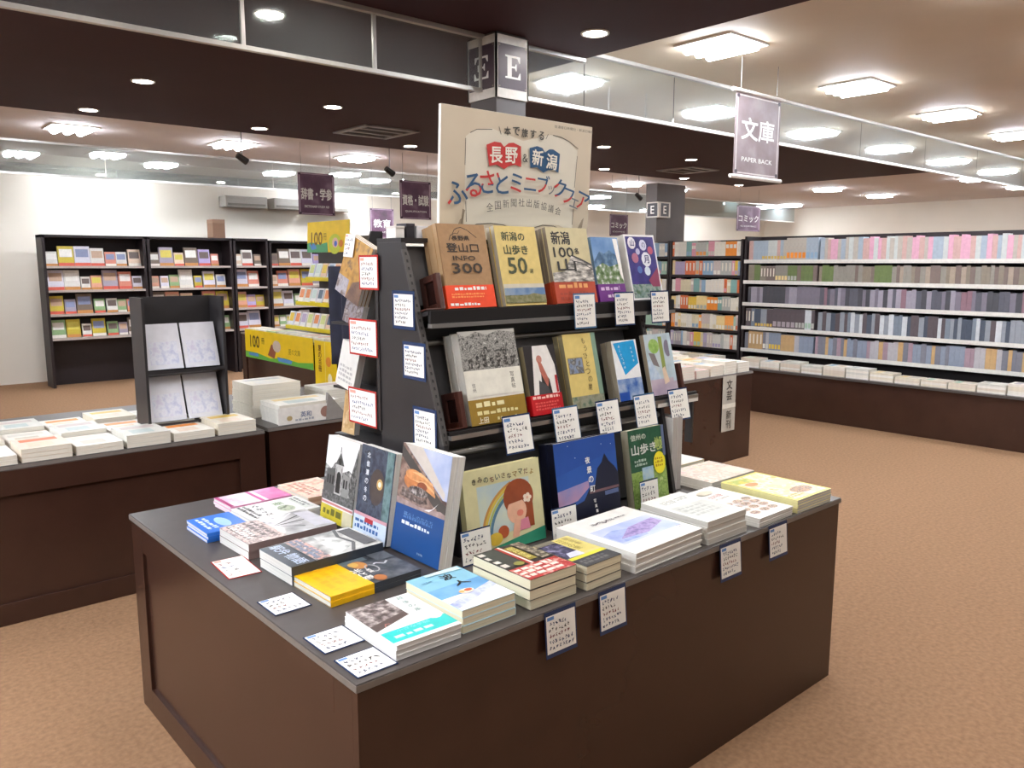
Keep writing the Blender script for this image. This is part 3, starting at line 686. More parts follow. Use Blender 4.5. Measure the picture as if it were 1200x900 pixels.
# ------------------------------------------------------------------ standing books on the left, leaning on the rack
def left_lean(y_hi, X, th, t):
    s, c = math.sin(th), math.cos(th)
    return frame((X + t * c, y_hi, HT + .002), (0, -1, 0), (s, 0, c))
def art_r1(a):
    a.rect(0, 0, 1, 1, M('#e3e3e1', .4)); a.poly([(0, .66), (.2, .62), (.3, .7), (.42, .72), (.52, .6), (.75, .66), (1, .6), (1, .25), (0, .25)], PH(('#2b2b2a', '#6a6a68', '#a3a3a0', '#d0d0cc'), 38, .4, 6))
    a.poly([(0, .3), (0, .5), (.3, .44), (.62, .34), (1, .36), (1, .24), (0, .24)], PH(('#3a3a39', '#5c5c5a', '#777'), 50)); 
    g = [M(c, .4, .1, 60) for c in ('#8e8e8b', '#5b5b59', '#2b2b2a', '#b9b9b6')]
    a.poly([(.06, .34), (.06, .60), (.34, .64), (.34, .34)], g[1]); a.poly([(.58, .34), (.58, .62), (.80, .58), (.80, .34)], g[0])
    for u in (.10, .18, .26, .62, .70): a.rect(u, .44, u + .045, .54, g[2])
    a.poly([(.36, .34), (.36, .70), (.57, .70), (.57, .34)], g[3]); a.poly([(.33, .69), (.465, .84), (.60, .69)], g[1]); a.ell(.465, .73, .05, .04, g[2], 14)
    a.rect(.40, .36, .53, .56, g[2]); a.ell(.465, .56, .065, .05, g[2], 14); a.rect(.455, .84, .475, .90, g[1])
    for u in (.38, .54): a.rect(u, .36, u + .012, .66, g[1])
    a.rect(0, .24, 1, .34, PH(('#3a3a39', '#5c5c5a', '#777777'), 50))
    a.poly([(.8, .5), (1, .95), (1, .3), (.9, .3)], PH(('#2a2a2a', '#5a5a58', '#8a8a88'), 40)); a.rect(0, .2, 1, .225, M('#c77c7c', .4))
def band_ylw(a): a.blurb(.08, .25, .85, .9, 1, M('#6b6a2c', .4), 4, lw=.3); a.rect(.7, 0, 1, 1, M('#cfc9a9', .4))
book('photo_book', 'black and white photo book with yellow band leaning left of rack', left_lean(.97, .44, math.radians(9), .032), .19, .262, .032, '#e3e3e1', '#f0efea', 'R', art_r1, (.18, M('#c9b932', .4), band_ylw))
def art_r2(a):
    a.rect(0, 0, 1, 1, PH(('#2a2f3f', '#3b4050', '#4d5464', '#272a30'), 16)); a.rect(.78, .1, .98, 1, PH(('#4e6a6c', '#6f8a8c', '#3f5656'), 12)); a.ell(.56, .58, .22, .2, PH(('#3a322f', '#4f4440', '#2a2626'), 10)); a.ell(.64, .62, .05, .035, M('#fff3c4', .3), 14); a.ell(.64, .62, .09, .06, M('#c9a56a', .3), 14); a.ell(.64, .62, .045, .03, M('#fff8dc', .3), 12)
    for i, ch in enumerate('北信濃の冬の'): a.text(ch, .24 + i * .006, .90 - i * .095, .06, M('#d6d9e0', .4), center=True, bold=.015)
    a.rect(.0, .22, 1, .255, M('#d09aa4', .4)); a.rect(0, 0, 1, .22, M('#c9d6e6', .4)); a.blurb(.06, .06, .9, .2, 2, M('#2f5f9a', .4), 8); a.rect(.35, .17, .6, .22, M('#b5343c', .4))
book('photo_book', 'dark night street book leaning between two other photo books', left_lean(.775, .445, math.radians(9), .03), .178, .265, .03, '#31384a', '#f0efea', 'L', art_r2)
def art_r3(a):
    a.rect(0, 0, 1, 1, PH(('#55423f', '#7d655c', '#9a8278', '#403633'), 14)); a.rect(0, 0, 1, .44, M('#1f4a86', .3, .05, 8)); a.poly([(.0, .44), (1, .44), (1, .5), (.5, .47), (0, .5)], PH(('#8a7674', '#b09a96'), 20))
    a.poly([(0, .98), (.9, .58), (1, .56), (1, .48), (.75, .52), (0, .88)], M('#4a4542', .4)); a.poly([(.05, 1), (1, 1), (1, .6), (.92, .6)], PH(('#8a9ac4', '#a9b4d2', '#c4c8d6'), 8)); a.poly([(.05, 1), (.42, 1), (.95, .66), (.95, .6)], M('#c6bdb4', .4))
    sk = [M(c, .4, .2, 60) for c in ('#c98a58', '#b87444', '#dba878', '#8a4a30')]
    a.ell(.36, .68, .25, .09, sk[1], 22); a.ell(.30, .735, .17, .05, sk[0], 18)
    for i in range(4): a.poly([(.26 + .02 * i, .76 - .035 * i), (.44 + .05 * i, .775 - .035 * i), (.70 + .025 * i, .71 - .03 * i), (.72 + .02 * i, .685 - .03 * i), (.45 + .04 * i, .74 - .035 * i)], sk[2 if i % 2 == 0 else 0])
    a.ell(.50, .655, .10, .04, sk[3], 16); a.ell(.43, .60, .20, .045, PH(('#2a2424', '#6a6260', '#c4bcba'), 40), 18); a.poly([(.10, .60), (.35, .55), (.6, .53), (.5, .49), (.1, .52)], PH(('#3a302e', '#6a5c58', '#a09490'), 40))
    a.poly([(.6, .46), (.78, .50), (.86, .56), (.7, .46)], M('#e8e6e6', .4)); a.blurb(.2, .32, .8, .36, 1, M('#4f78b4', .4), 2); a.text('暮らしのかたち', .5, .37, .035, M('#6f93c4', .4), wu=.6, center=True); a.blurb(.18, .26, .8, .31, 1, M('#dfe6f0', .4), 5); a.text('新潟日報', .62, .06, .02, M('#c4d2e4', .4), center=True)
b = book('photo_book', 'large photo book with hands above dark blue panel leaning on rack', left_lean(.588, .455, math.radians(10), .02), .228, .30, .02, '#dcdad6', '#e6e3dc', 'L', art_r3)
copy_tree(b, b.matrix_world @ Matrix.Translation((.002, 0, -.0205)), 'second large photo book behind the blue panelled front copy', None, ('cover_print',))
# ------------------------------------------------------------------ flat piles along the front of the table
def flat(x, y, z, rot=0):        # bottom of the cover towards -Y
    r = math.radians(rot); return frame((x, y, z), (math.cos(r), math.sin(r), 0), (-math.sin(r), math.cos(r), 0))
def flatL(x, y, z, rot=0):       # bottom of the cover towards -X ; origin at low X, high Y
    r = math.radians(rot); return frame((x, y, z), (math.sin(r), -math.cos(r), 0), (math.cos(r), math.sin(r), 0))
def flat_pile(name, label, under, group, x, y, rot, w, h, t, n, cover, pages, spine, art, band=None, left=False, soft=True, spine_col=None, z0=HT + .001, cat='book'):
    f = flatL if left else flat
    b = book(name, label, f(x, y, z0 + (n - 1) * (t + .0004), rot), w, h, t, cover, pages, spine, art, band, group if n > 1 else None, soft, spine_col, cat)
    pile(b, n - 1, t + .0004, under, group)
    return b
def art_teal(a):
    a.rect(0, 0, 1, 1, M('#f0efec', .3)); a.rect(0, .48, .62, 1, PH(('#4a3f3c', '#6e6260', '#9c918e', '#c4bcb8'), 28)); a.poly([(0, .5), (.62, .62), (.62, .48), (0, .36)], M('#5a4c48', .3)); a.poly([(0, .36), (.62, .52), (.62, .36), (0, .3)], M('#f0efec', .3)); a.rect(0, .06, 1, .30, M('#2fc4bf', .3)); a.text('小さな手帖', .46, .26, .05, M('#9be6e0', .3), wu=.5, center=True); a.blurb(.1, .10, .7, .2, 1, M('#d9f4f0', .3), 6)
    for i, ch in enumerate('越後の風'): a.text(ch, .80, .92 - i * .12, .075, M('#5c8a88', .3), center=True)
    a.ell(.86, .32, .1, .07, M('#d9f4f0', .3), 10); a.line([(.16, .40), (.2, .46), (.26, .44)], .003, M('#b07a70', .3))
flat_pile('paperback', 'white and turquoise book on pile at the near table corner', 'white paperback under the turquoise topped book', 'turquoise pile', .110, .027, -1, .163, .212, .0105, 3, '#f0efec', '#e4e2de', 'R', art_teal)
def art_sea(a):
    a.rect(0, 0, 1, 1, M('#86bcd2', .35, .06, 12)); a.rect(0, .34, 1, .60, PH(('#4f8cc0', '#659fce', '#7fb2d8'), 10)); a.rect(0, 0, 1, .34, M('#e4e6f2', .35)); a.poly([(0, .2), (1, .42), (1, .3), (0, .06)], PH(('#a9b2e2', '#ccd2f0', '#959fd8'), 16))
    a.text('波', .58, .80, .15, BLK, center=True, bold=.008); a.text('人', .62, .58, .12, BLK, wu=.28, center=True, bold=.008); a.ell(.48, .36, .13, .06, M('#f0e2d0', .35), 14); a.ell(.52, .37, .07, .035, M('#c45a3c', .35), 10); a.ell(.4, .37, .05, .03, M('#d9a45c', .35), 10); a.blurb(.1, .78, .3, .82, 1, M('#5f93b4', .35), 2)
    a.poly([(.3, .92), (.95, .88), (.95, .98), (.3, .98)], M('#c4e0e6', .35))
flat_pile('paperback', 'pale blue seaside novel on top of its pile', 'cream edged novel under the pale blue seaside cover', 'seaside novel pile', .284, .036, 0, .152, .218, .0172, 3, '#bcd8e2', '#ece4c6', 'R', art_sea)
def art_redb(a):
    a.rect(0, 0, 1, 1, M('#2c2a28', .35)); a.rect(0, 0, 1, .36, PH(('#8f2a28', '#b43c36', '#d9b0a4'), 30)); a.blurb(.04, .04, .96, .34, 3, M('#e9ddd0', .35), 3); a.rect(.44, .36, .56, 1, M('#a83430', .35)); a.rect(.50, .36, .54, 1, M('#e9ded4', .35)); a.rect(.06, .42, .42, .96, M('#3c403c', .35)); a.blurb(0.02, .40, .14, .98, 4, M('#d6d2c8', .35), 6); a.rect(.56, .45, .74, .92, M('#8a7d34', .35)); a.vtext('信州怪談', .65, .86, .09, M('#e8dc84', .35)); a.rect(.78, .4, .98, .98, PH(('#39342e', '#6a6456', '#b9ae98'), 40)); a.ell(.32, .44, .1, .06, M('#8a8a44', .35), 10)
flat_pile('paperback', 'red and black printed paperback on a cream edged pile', 'cream edged paperback under the red and black cover', 'red and black pile', .474, .026, 0, .152, .212, .0246, 3, '#3a3230', '#ece4c6', 'R', art_redb)
def art_yelb(a):
    a.rect(0, 0, 1, 1, M('#d9cc8a', .35)); a.rect(0, .0, 1, .26, M('#3a3938', .35, .1, 20)); a.blurb(.1, .05, .9, .22, 2, M('#6c6a66', .35), 4); a.rect(0, .26, 1, .34, M('#e0d23c', .35)); a.rect(0, .34, .5, .9, PH(('#2c2a38', '#45425a', '#8a86a0'), 30)); a.poly([(.1, .36), (.5, .34), (.55, .5), (.2, .5)], M('#c9cbe0', .35)); a.rect(.5, .40, .96, .96, M('#d6c772', .35)); a.vtext('妖怪の里', .62, .9, .1, M('#8a7a2c', .35)); a.vtext('民話集', .82, .9, .1, M('#a3925a', .35)); a.rect(0, .9, .5, 1, M('#7a7466', .35))
flat_pile('paperback', 'yellow and black folk tale paperback on a cream edged pile', 'cream edged paperback under the yellow and black cover', 'yellow and black pile', .655, .018, 2, .132, .19, .0206, 3, '#6a6658', '#ece4c6', 'R', art_yelb)
def art_purp(a):
    a.rect(0, 0, 1, 1, M('#e8e6e0', .3)); a.rect(.0, .24, 1, .62, M('#e9e8ee', .3)); a.rect(.10, .22, .95, .66, PH(('#9fb0dc', '#bcc6e6', '#d2d6ec'), 8)); a.poly([(.12, .26), (.5, .26), (.6, .46), (.3, .56), (.12, .5)], PH(('#7f97cc', '#a9b6e0', '#93a0d4'), 12)); a.poly([(.2, .34), (.55, .30), (.9, .42), (.9, .56), (.5, .52)], PH(('#6f5f9c', '#8f7ab4', '#b09ccc', '#7a6aa8'), 22)); a.line([(.32, .78), (.4, .82), (.45, .76), (.52, .82)], .004, M('#6a6466', .4)); a.text('花の信濃路', .44, .80, .05, M('#5a5458', .4), wu=.32, center=True); a.blurb(.62, .78, .8, .82, 1, M('#8a8486', .4), 3); a.text('27', .9, .2, .05, M('#6a5a7a', .4), center=True)
flat_pile('photo_book', 'large white book with lavender field photo on its pile', 'large white book under the lavender field cover', 'lavender field pile', .832, .012, 2, .302, .285, .0178, 3, '#e8e6e0', '#dcd9d4', 'L', art_purp, soft=False)
def art_bigw(a):
    a.rect(0, 0, 1, 1, M('#e4e4de', .3)); a.text('記録', .34, .78, .12, M('#9a9c98', .4), center=True); a.blurb(.55, .74, .9, .86, 2, M('#a4a6a0', .4), 2); a.rect(.08, .1, .92, .6, M('#c9cbc4', .3, .1, 20)); a.blurb(.15, .2, .85, .55, 4, M('#aeb0aa', .4), 7)
flat_pile('book', 'plain white thick book on the tall white pile', 'plain white thick book inside the tall white pile', 'tall white pile', 1.150, .017, 0, .193, .246, .0169, 4, '#dfdfd8', '#cfccc4', 'R', art_bigw)
def art_pics(a):
    a.rect(0, 0, 1, 1, M('#eceae6', .3)); r = random.Random(5)
    for i in range(4):
        for j in range(3):
            u = .14 + j * .26 + r.random() * .04; v = .08 + i * .11 + r.random() * .02; c = r.choice(['#8a5a4a', '#4f5a3c', '#7a4a5c', '#c4a05a', '#5a4438', '#9a6a74']); a.ell(u + .08, v + .05, .125, .055, M('#e2cfc6', .3), 14); a.ell(u + .08, v + .05, .10, .044, PH((c, '#6a4a3c', '#d9b9a0', '#7a8a4c'), 60), 12)
    a.text('郷土料理', .42, .72, .08, M('#a85a50', .4), wu=.5, center=True); a.ell(.5, .86, .2, .06, M('#d6cdb8', .3)); a.blurb(.2, .6, .8, .65, 1, M('#b5b0a8', .4), 3)
flat_pile('magazine', 'white cookery magazine with small dish photos on its pile', 'white magazine under the dish photo cover', 'dish photo pile', 1.400, .004, 1, .198, .312, .0068, 4, '#eceae6', '#d9d7d2', 'L', art_pics, cat='magazine')
def art_mag(a):
    a.rect(0, 0, 1, 1, M('#e0cf5c', .35)); a.rect(.05, .04, .95, .96, PH(('#dcd6bc', '#cfc48c', '#e6e4d4', '#c4b35c'), 12)); a.poly([(.05, .80), (.5, .74), (.52, .9), (.05, .96)], PH(('#d9c43c', '#a4b44c', '#e6dc84'), 15)); a.ell(.25, .7, .14, .06, M('#c9894a', .35)); a.ell(.62, .22, .25, .1, PH(('#8a5a3c', '#c9a070', '#6a4434', '#e0cfae'), 40)); a.ell(.7, .52, .2, .08, M('#c9d8b0', .35)); a.blurb(.1, .08, .5, .18, 2, M('#b5a45c', .4), 4)
flat_pile('magazine', 'pale yellow bordered magazine on the pile at the right table end', 'magazine under the pale yellow bordered cover', 'yellow bordered pile', 1.618, .004, 0, .216, .290, .0083, 5, '#e9e2a4', '#c9c9c9', 'L', art_mag, cat='magazine')
def art_far(a):
    a.rect(0, 0, 1, 1, PH(('#dcd4c6', '#d4bca8', '#e4ded2', '#c4a896'), 14)); a.rect(.05, .7, .6, .9, PH(('#e0b4a8', '#ecd6cc', '#d9cfa8'), 18)); a.rect(.7, .1, .95, .5, M('#d4dcc4', .4))
flat_pile('magazine', 'pinkish white magazine lying behind the front piles at right', 'magazine under the pinkish white cover', 'pinkish magazine pile', 1.61, .325, 0, .265, .20, .0117, 3, '#ece6da', '#d4d2cc', 'L', art_far, cat='magazine')
flat_pile('magazine', 'yellow edged magazine at the back right table end', 'magazine under the yellow edged cover', 'yellow edged magazine pile', 1.63, .55, 0, .25, .20, .012, 3, '#e3b81e', '#dcd8c4', 'L', lambda a: (a.rect(0, 0, 1, .8, M('#eceade', .4)), a.rect(0, .8, 1, 1, M('#e8bd18', .4))), cat='magazine')
# ------------------------------------------------------------------ flat piles along the left side
def art_night(a):
    a.rect(0, 0, 1, 1, PH(('#34383f', '#4d525a', '#6a6c72'), 14)); a.rect(0, .45, .25, .75, M('#6a7880', .4)); a.ell(.35, .60, .14, .08, M('#c98a4c', .35)); a.ell(.3, .56, .08, .05, M('#d9b05c', .35)); a.arc(.55, .66, .13, .055, 0, 360, .004, M('#b5b5b8', .35), 20); a.line([(.45, .88), (.52, .82), (.42, .76), (.46, .72)], .006, M('#c9ccd4', .35)); a.text('光と影', .66, .50, .10, WHITE, wu=.42, center=True, bold=.008); a.text('写真', .62, .60, .05, WHITE, center=True, bold=.008); a.ell(.9, .58, .1, .06, M('#b5703c', .35)); a.rect(0, .8, .4, 1, M('#5a6068', .35))
def band_yb(a): a.blurb(.1, .15, .9, .85, 3, M('#f2b21c', .3), 5)
flat_pile('photo_book', 'dark grey photo book with wide yellow band lying on table', 'second yellow banded photo book beneath the top one', 'yellow banded pile', .130, .545, 2, .197, .262, .012, 2, '#3f434a', '#e2ddd2', 'R', art_night, (.46, M('#f4bd12', .3), band_yb), left=True)
def art_head(a):
    a.rect(0, 0, 1, 1, PH(('#c9cac8', '#e4e4e2', '#a9aaa8', '#f0f0ee'), 8, .12, 3)); a.rect(0, 0, 1, .26, M('#3a424c', .3)); a.text('駅弁', .25, .14, .13, M('#c9d6ea', .3), wu=.40, center=True, bold=.008); a.text('物語', .74, .14, .13, M('#c9d6ea', .3), wu=.44, center=True, bold=.008); a.rect(0, .26, 1, .42, PH(('#c48a84', '#d9b0a4', '#5a6270', '#e4d4cc'), 18)); a.blurb(.05, .27, .95, .4, 2, M('#6f7f9a', .3), 3)
    a.poly([(.1, .55), (.4, .75), (.8, .72), (.95, .55), (.6, .5)], PH(('#d9dad8', '#f0f0ee', '#b4b8b4'), 12, .1, 3)); a.line([(0, .82), (.35, .74), (.7, .78), (1, .66)], .010, M('#77787a', .2)); a.rect(.1, .82, .9, .97, M('#6c6c6e', .25))
flat_pile('magazine', 'thick glossy magazine with white headline lying left of yellow book', 'thick magazine below the white headline copy', 'headline magazine pile', .120, .70, 1.5, .178, .27, .0245, 2, '#3a424c', '#e2e0da', 'R', art_head, left=True, cat='magazine')
def art_strip(a):
    a.rect(0, 0, 1, 1, PH(('#8f8f90', '#c4c4c6', '#e4e4e6', '#6a6a6c'), 9, .1, 3)); a.rect(0, 0, 1, .42, PH(('#c9a49c', '#e4cdc6', '#8a7470', '#e9dcd6'), 22)); a.blurb(.05, .03, .95, .38, 4, M('#5c4a46', .3), 9); a.blurb(.05, .05, .8, .2, 2, M('#e9e2dc', .3), 8)
    for i in range(7): a.line([(.5, .42), (.05 + i * .15, .8 + .1 * math.sin(i))], .006, M('#5e5e60', .2) if i % 2 else M('#e4e4e6', .2))
    a.poly([(.1, .82), (.9, .78), (.95, .98), (.15, .98)], M('#d9d9e2', .15))
flat_pile('magazine', 'glossy pink and grey magazine in clear wrap lying at left', 'thick magazine under the glossy pink and grey one', 'wrapped magazine pile', .114, .955, 1.5, .19, .27, .022, 2, '#7f6a66', '#e0deda', 'R', art_strip, left=True, cat='magazine')
def art_news(a):
    a.rect(0, 0, 1, 1, M('#eceae6', .35)); a.text('ぐるっと', .5, .30, .10, BLK, wu=.8, center=True, bold=.008); a.text('街', .3, .6, .14, M('#7d9a6c', .4), center=True, bold=.008); a.ell(.66, .6, .2, .12, PH(('#8a9a78', '#c4cdb4', '#5a6a4c'), 25)); a.blurb(.05, .05, .95, .2, 2, M('#4a4846', .4), 4); a.rect(.1, .8, .9, .95, M('#d6d9d2', .4)); a.blurb(.12, .82, .85, .94, 2, M('#6a6c6a', .4), 5)
flat_pile('magazine', 'white town magazine with black lettering lying further left', 'magazine under the white town magazine', 'town magazine pile', .232, 1.165, 1, .165, .225, .0087, 3, '#eceae6', '#dedcd8', 'R', art_news, left=True, cat='magazine')
def art_pink(a):
    a.rect(0, 0, 1, 1, PH(('#e8a9c8', '#f2d4e0', '#f4ecee'), 8)); a.rect(0, .5, 1, .56, M('#c43c8c', .4)); a.rect(0, .62, 1, 1, PH(('#c92c8c', '#dc6aac', '#e9a4c8'), 10)); a.text('春旅', .4, .25, .2, M('#f4e4ea', .4), center=True, bold=.008); a.rect(.0, .0, 1, .06, M('#b4407c', .4))
flat_pile('magazine', 'bright pink magazine at the far left corner of the table', 'magazine under the bright pink one', 'pink magazine pile', .236, 1.315, 1, .135, .21, .009, 3, '#e49ac0', '#e4e0e0', 'R', art_pink, left=True, cat='magazine')
flat_pile('magazine', 'orange and white magazine behind the black and white photo book', 'magazine under the orange and white one', 'orange magazine pile', .465, 1.325, 1, .22, .155, .0096, 3, '#ecc4a4', '#e4dccf', 'R', lambda a: (a.rect(0, 0, 1, 1, PH(('#f0c8a8', '#f4e2d0', '#e4a890', '#ecdcc4'), 12)), a.blurb(.1, .1, .9, .5, 3, M('#c98a74', .4), 3)), left=True, cat='magazine')
flat_pile('magazine', 'vivid blue magazine at the left edge of the photo', 'magazine under the vivid blue one', 'blue magazine pile', .085, 1.14, 0, .165, .13, .009, 3, '#2472d6', '#dedede', 'R', lambda a: (a.rect(0, 0, 1, 1, M('#1f72dc', .35)), a.ell(.5, .6, .3, .15, M('#a9cff2', .35)), a.blurb(.1, .1, .9, .4, 2, M('#e4f0fa', .35), 3)), left=True, cat='magazine')

# ------------------------------------------------------------------ handwritten cards
PEN = [M('#2d3a5c', .6), M('#3a3634', .6), M('#7a3a3c', .6), M('#3a4666', .6)]; PENR = [M('#8a4a4a', .6), M('#4a5a8a', .6), M('#4a4644', .6)]
def card(label, matw, w, h, border, seed, rows=6, bw=.004, top=.010, pens=None, cat='card', group='handwritten cards on the display'):
    r = thing('handwritten_card', label, 'card', mat=matw, group=group)
    bm = M(border, .25)
    MB().box(-bw, w + bw, -top, h + top, -.0012, 0, bm).build('border', r)
    a = Art(w, h); a.mb.box(0, w, 0, h, 0, .0003, PAPER); pp = a.build('paper', r)
    b = Art(w, h, .0004); b.rect(.03, .88, .26, .97, M('#5f8ac4' if border[1] < '9' else '#e0a090', .5)); b.scrawl(.05, .06, .95, .86, max(4, rows - 1), pens or PEN, seed, .0019); b.build('handwriting', pp)
    return r
NV = '#26395e'; RD = '#b8322f'
# hanging on the front of the table
for i, (x0, x1, s) in enumerate(((.491, .593, 'card hanging on table front below the red and black pile'), (.674, .773, 'card hanging on table front below the yellow and black pile'),
                                 (1.182, 1.287, 'card hanging on table front below the tall white pile'), (1.438, 1.543, 'card hanging on table front below the dish photo magazines'))):
    card('white handwritten ' + s, frame((x0 + .004, -.012, .552), (1, 0, 0), (0, .08, 1)), x1 - x0 - .008, .090, NV, 20 + i, 6)
# lying on the table top
for i, (x0, y0, w, h, rot, s, bc) in enumerate(((.012, .016, .092, .095, 0, 'nearest the table corner', NV), (.012, .147, .094, .098, 0, 'left of the turquoise pile', NV), (.016, .387, .09, .1, 0, 'left of the yellow banded book', NV), (.022, .668, .085, .15, -4, 'with red border left of the headline magazine', RD))):
    card('white handwritten card lying flat ' + s, flat(x0 + .004, y0 + .004, HT + .0022, rot), w - .004, h - .006, bc, 40 + i, 5, .003, .003, PENR if bc == RD else None)
# along the lip of the top shelf
for i, (x0, s) in enumerate(((1.128, 'below the beige hundred mountains book'), (1.322, 'below the purple banded mountain book'), (1.512, 'at the right end of the shelf'))):
    card('white handwritten card on the top shelf lip ' + s, frame((x0 + .003, .530, 1.247), (1, 0, 0), (0, .10, 1)), .094, .104, NV if i else '#54799c', 60 + i, 7, .003, .005)
for i, (x0, s) in enumerate(((.757, 'below the thick grey photo book'), (.958, 'below the red banded book'), (1.150, 'below the mustard yellow book'), (1.334, 'below the blue panelled book'), (1.518, 'at the right end of the shelf'))):
    card('white handwritten card on the middle shelf lip ' + s, frame((x0 + .003, .436, .908), (1, .0, 0), (0, .22, 1)), .103, .103, NV if i % 2 == 0 else '#47698c', 70 + i, 6, .003, .005)
for i, (x0, z1, y, s) in enumerate(((.520, .745, .338, 'in front of the rainbow picture book'), (.840, .745, .326, 'in front of the night photo book'), (1.245, .752, .335, 'in front of the green walking guide'))):
    card('white handwritten card standing ' + s, frame((x0, y, HT + .006), (1, 0, 0), (0, .12, 1)), .10 if i < 2 else .088, z1 - HT - .006, NV, 80 + i, 5, .001, .004)
# on the left side panel of the rack
for i, (y0, y1, z0, z1, s) in enumerate(((.597, .709, 1.266, 1.376, 'topmost of three blue bordered cards on the rack side'), (.547, .661, 1.126, 1.233, 'middle of three blue bordered cards on the rack side'), (.50, .615, .935, 1.052, 'lowest of three blue bordered cards on the rack side'))):
    card(s, frame((.5565, y1 - .008, z0 + .008), (0, -1, 0), (0, 0, 1)), y1 - y0 - .016, z1 - z0 - .02, NV, 90 + i, 7, .008, .010)
for i, (y0, y1, z0, z1, s) in enumerate(((.775, .885, 1.372, 1.475, 'topmost of three red bordered cards at the rack side'), (.79, .955, 1.17, 1.283, 'middle of three red bordered cards at the rack side'), (.803, .97, .952, 1.066, 'lowest of three red bordered cards at the rack side'))):
    card(s, frame((.5525, y1 - .008, z0 + .006), (0, -1, 0), (0, 0, 1)), y1 - y0 - .014, z1 - z0 - .012, RD, 100 + i, 6, .006, .006, PENR)
# books facing the aisle on the rack's left end
def side_book(name, label, y, z, w, h, t, roll, X, cover, art=None, n=1, group=None, pages='#e9e6de', th=8):
    s, c = math.sin(math.radians(th)), math.cos(math.radians(th)); r = math.radians(roll)
    ex = Vector((0, -1, 0)); ey = Vector((s, 0, c)); e1 = ex * math.cos(r) - ey * math.sin(r); e2 = ex * math.sin(r) + ey * math.cos(r)
    b = book(name, label, frame((X, y, z), e1, e2), w, h, t, cover, pages, 'L', art, None, group)
    pile(b, n - 1, t + .0005, label.replace('front', 'rear') + ' behind', group, ('cover_print',), .001)
def art_ochre(a): a.rect(0, 0, 1, 1, PH(('#8a6420', '#a87a24', '#b98a34', '#6a4a24'), 14)); a.rect(.0, 0, .45, .3, PH(('#8a8694', '#a9a4ac', '#6a5a54'), 18)); a.poly([(.45, 0), (1, 0), (1, .45), (.6, .3)], PH(('#5a4034', '#7a5a44'), 20))
side_book('photo_book', 'ochre photo book slanting at the upper left end of rack', 1.070, 1.367, .157, .187, .012, 19, .585, '#9a7028', art_ochre, 3, 'ochre books on the rack end')
side_book('photo_book', 'grey brown picture book below the ochre one on rack end', 1.042, 1.268, .11, .075, .02, 14, .60, '#7a726c', lambda a: a.rect(0, 0, 1, 1, PH(('#7a6a64', '#8f8a92', '#5a4a44', '#a9a4a4'), 20)))
side_book('book', 'white book slanting on the middle of the rack end', 1.09, 1.06, .117, .149, .012, 10, .585, '#dcdad4', lambda a: a.blurb(.1, .1, .9, .5, 4, M('#b0aeaa', .4), 3), 2, 'white books on the rack end')
side_book('book', 'tan book low on the rack end behind the red card', 1.07, .896, .08, .15, .02, 0, .60, '#c9a878', lambda a: a.rect(.1, .1, .9, .9, PH(('#c9a878', '#b08a54', '#dcc4a0'), 15)))
card('white card with blue writing on the ochre book', frame((.578, 1.02, 1.473), (0, -1, -.12), (0.1, 0, 1)), .05, .07, '#e4e4e4', 120, 4, .001, .001)
# dark cloth hanging behind the rack end
cl = MB(); nvm = M('#12142a', .8, .3, 30); pts = []
for i in range(9):
    for j in range(9):
        u, v = i / 8, j / 8; pts.append((.75 + .02 * math.sin(u * 14 + v), 1.26 + .19 * u + .03 * (v - .5) * (1 - u), 1.08 + .36 * v))
k = len(cl.v); cl.v += pts
for i in range(8):
    for j in range(8): q = k + i * 9 + j; cl.f.append((q, q + 1, q + 10, q + 9)); cl.m.append(cl.mi(nvm))
o = cl.build('dark_cloth'); sd = o.modifiers.new('thick', 'SOLIDIFY'); sd.thickness = .02; tag(o, 'dark navy cloth hanging behind the left end of rack', 'cloth')
for p in o.data.polygons: p.use_smooth = True
st = MB().tube((.785, 1.33, HT), (.785, 1.33, 1.46), .008, RK).box(.72, .85, 1.26, 1.40, HT, HT + .01, RK).build('cloth_stand'); tag(st, 'thin dark stand holding the navy cloth', 'stand')

# ------------------------------------------------------------------ event sign board
BW, BH = .641, .413
board = thing('sign_board', 'beige event sign board with red and blue Japanese title on rack', 'sign', mat=frame((.735, .722, 1.50), (1, 0, 0), (0, -.05, 1)))
bpan = MB().box(0, BW, -.06, BH, -.012, 0, M('#cfc3ae', .5, .03, 8)).build('panel', board)
MB().box(-.0005, 0, -.06, BH, -.0118, -.0002, M('#f2efe8', .5)).build('white_edge', board)
MB().box(-.0005, BW, BH, BH + .0005, -.0118, -.0002, M('#f2efe8', .5)).build('white_edge', board)
a = Art(BW, BH); dk = M('#4c4a46', .5); RDI = M('#c53a38', .45); BLI = M('#2f567e', .45); pg = M('#dcd7c8', .5, .03, 10)
a.poly([(.145, .14), (.145, .80), (.19, .85), (.30, .88), (.5, .82), (.51, .82), (.70, .895), (.81, .87), (.895, .80), (.88, .14), (.78, .19), (.66, .19), (.52, .13), (.5, .13), (.40, .18), (.28, .18)], pg)
for l in ([(.17, .828), (.21, .858), (.304, .873)], [(.144, .785), (.143, .596)], [(.152, .336), (.158, .187)], [(.894, .755), (.883, .5)], [(.882, .33), (.878, .2)]): a.line(l, .0022, dk)
a.line([(.71, .892), (.77, .885), (.83, .86), (.898, .813)], .0022, dk)
a.line([(.177, .144), (.22, .172), (.31, .184), (.39, .175), (.456, .148), (.49, .11)], .0022, dk); a.line([(.53, .11), (.58, .155), (.66, .185), (.74, .182), (.80, .155)], .0022, dk)
a.line([(.345, .90), (.36, .845)], .002, dk); a.line([(.675, .895), (.66, .855)], .002, dk)
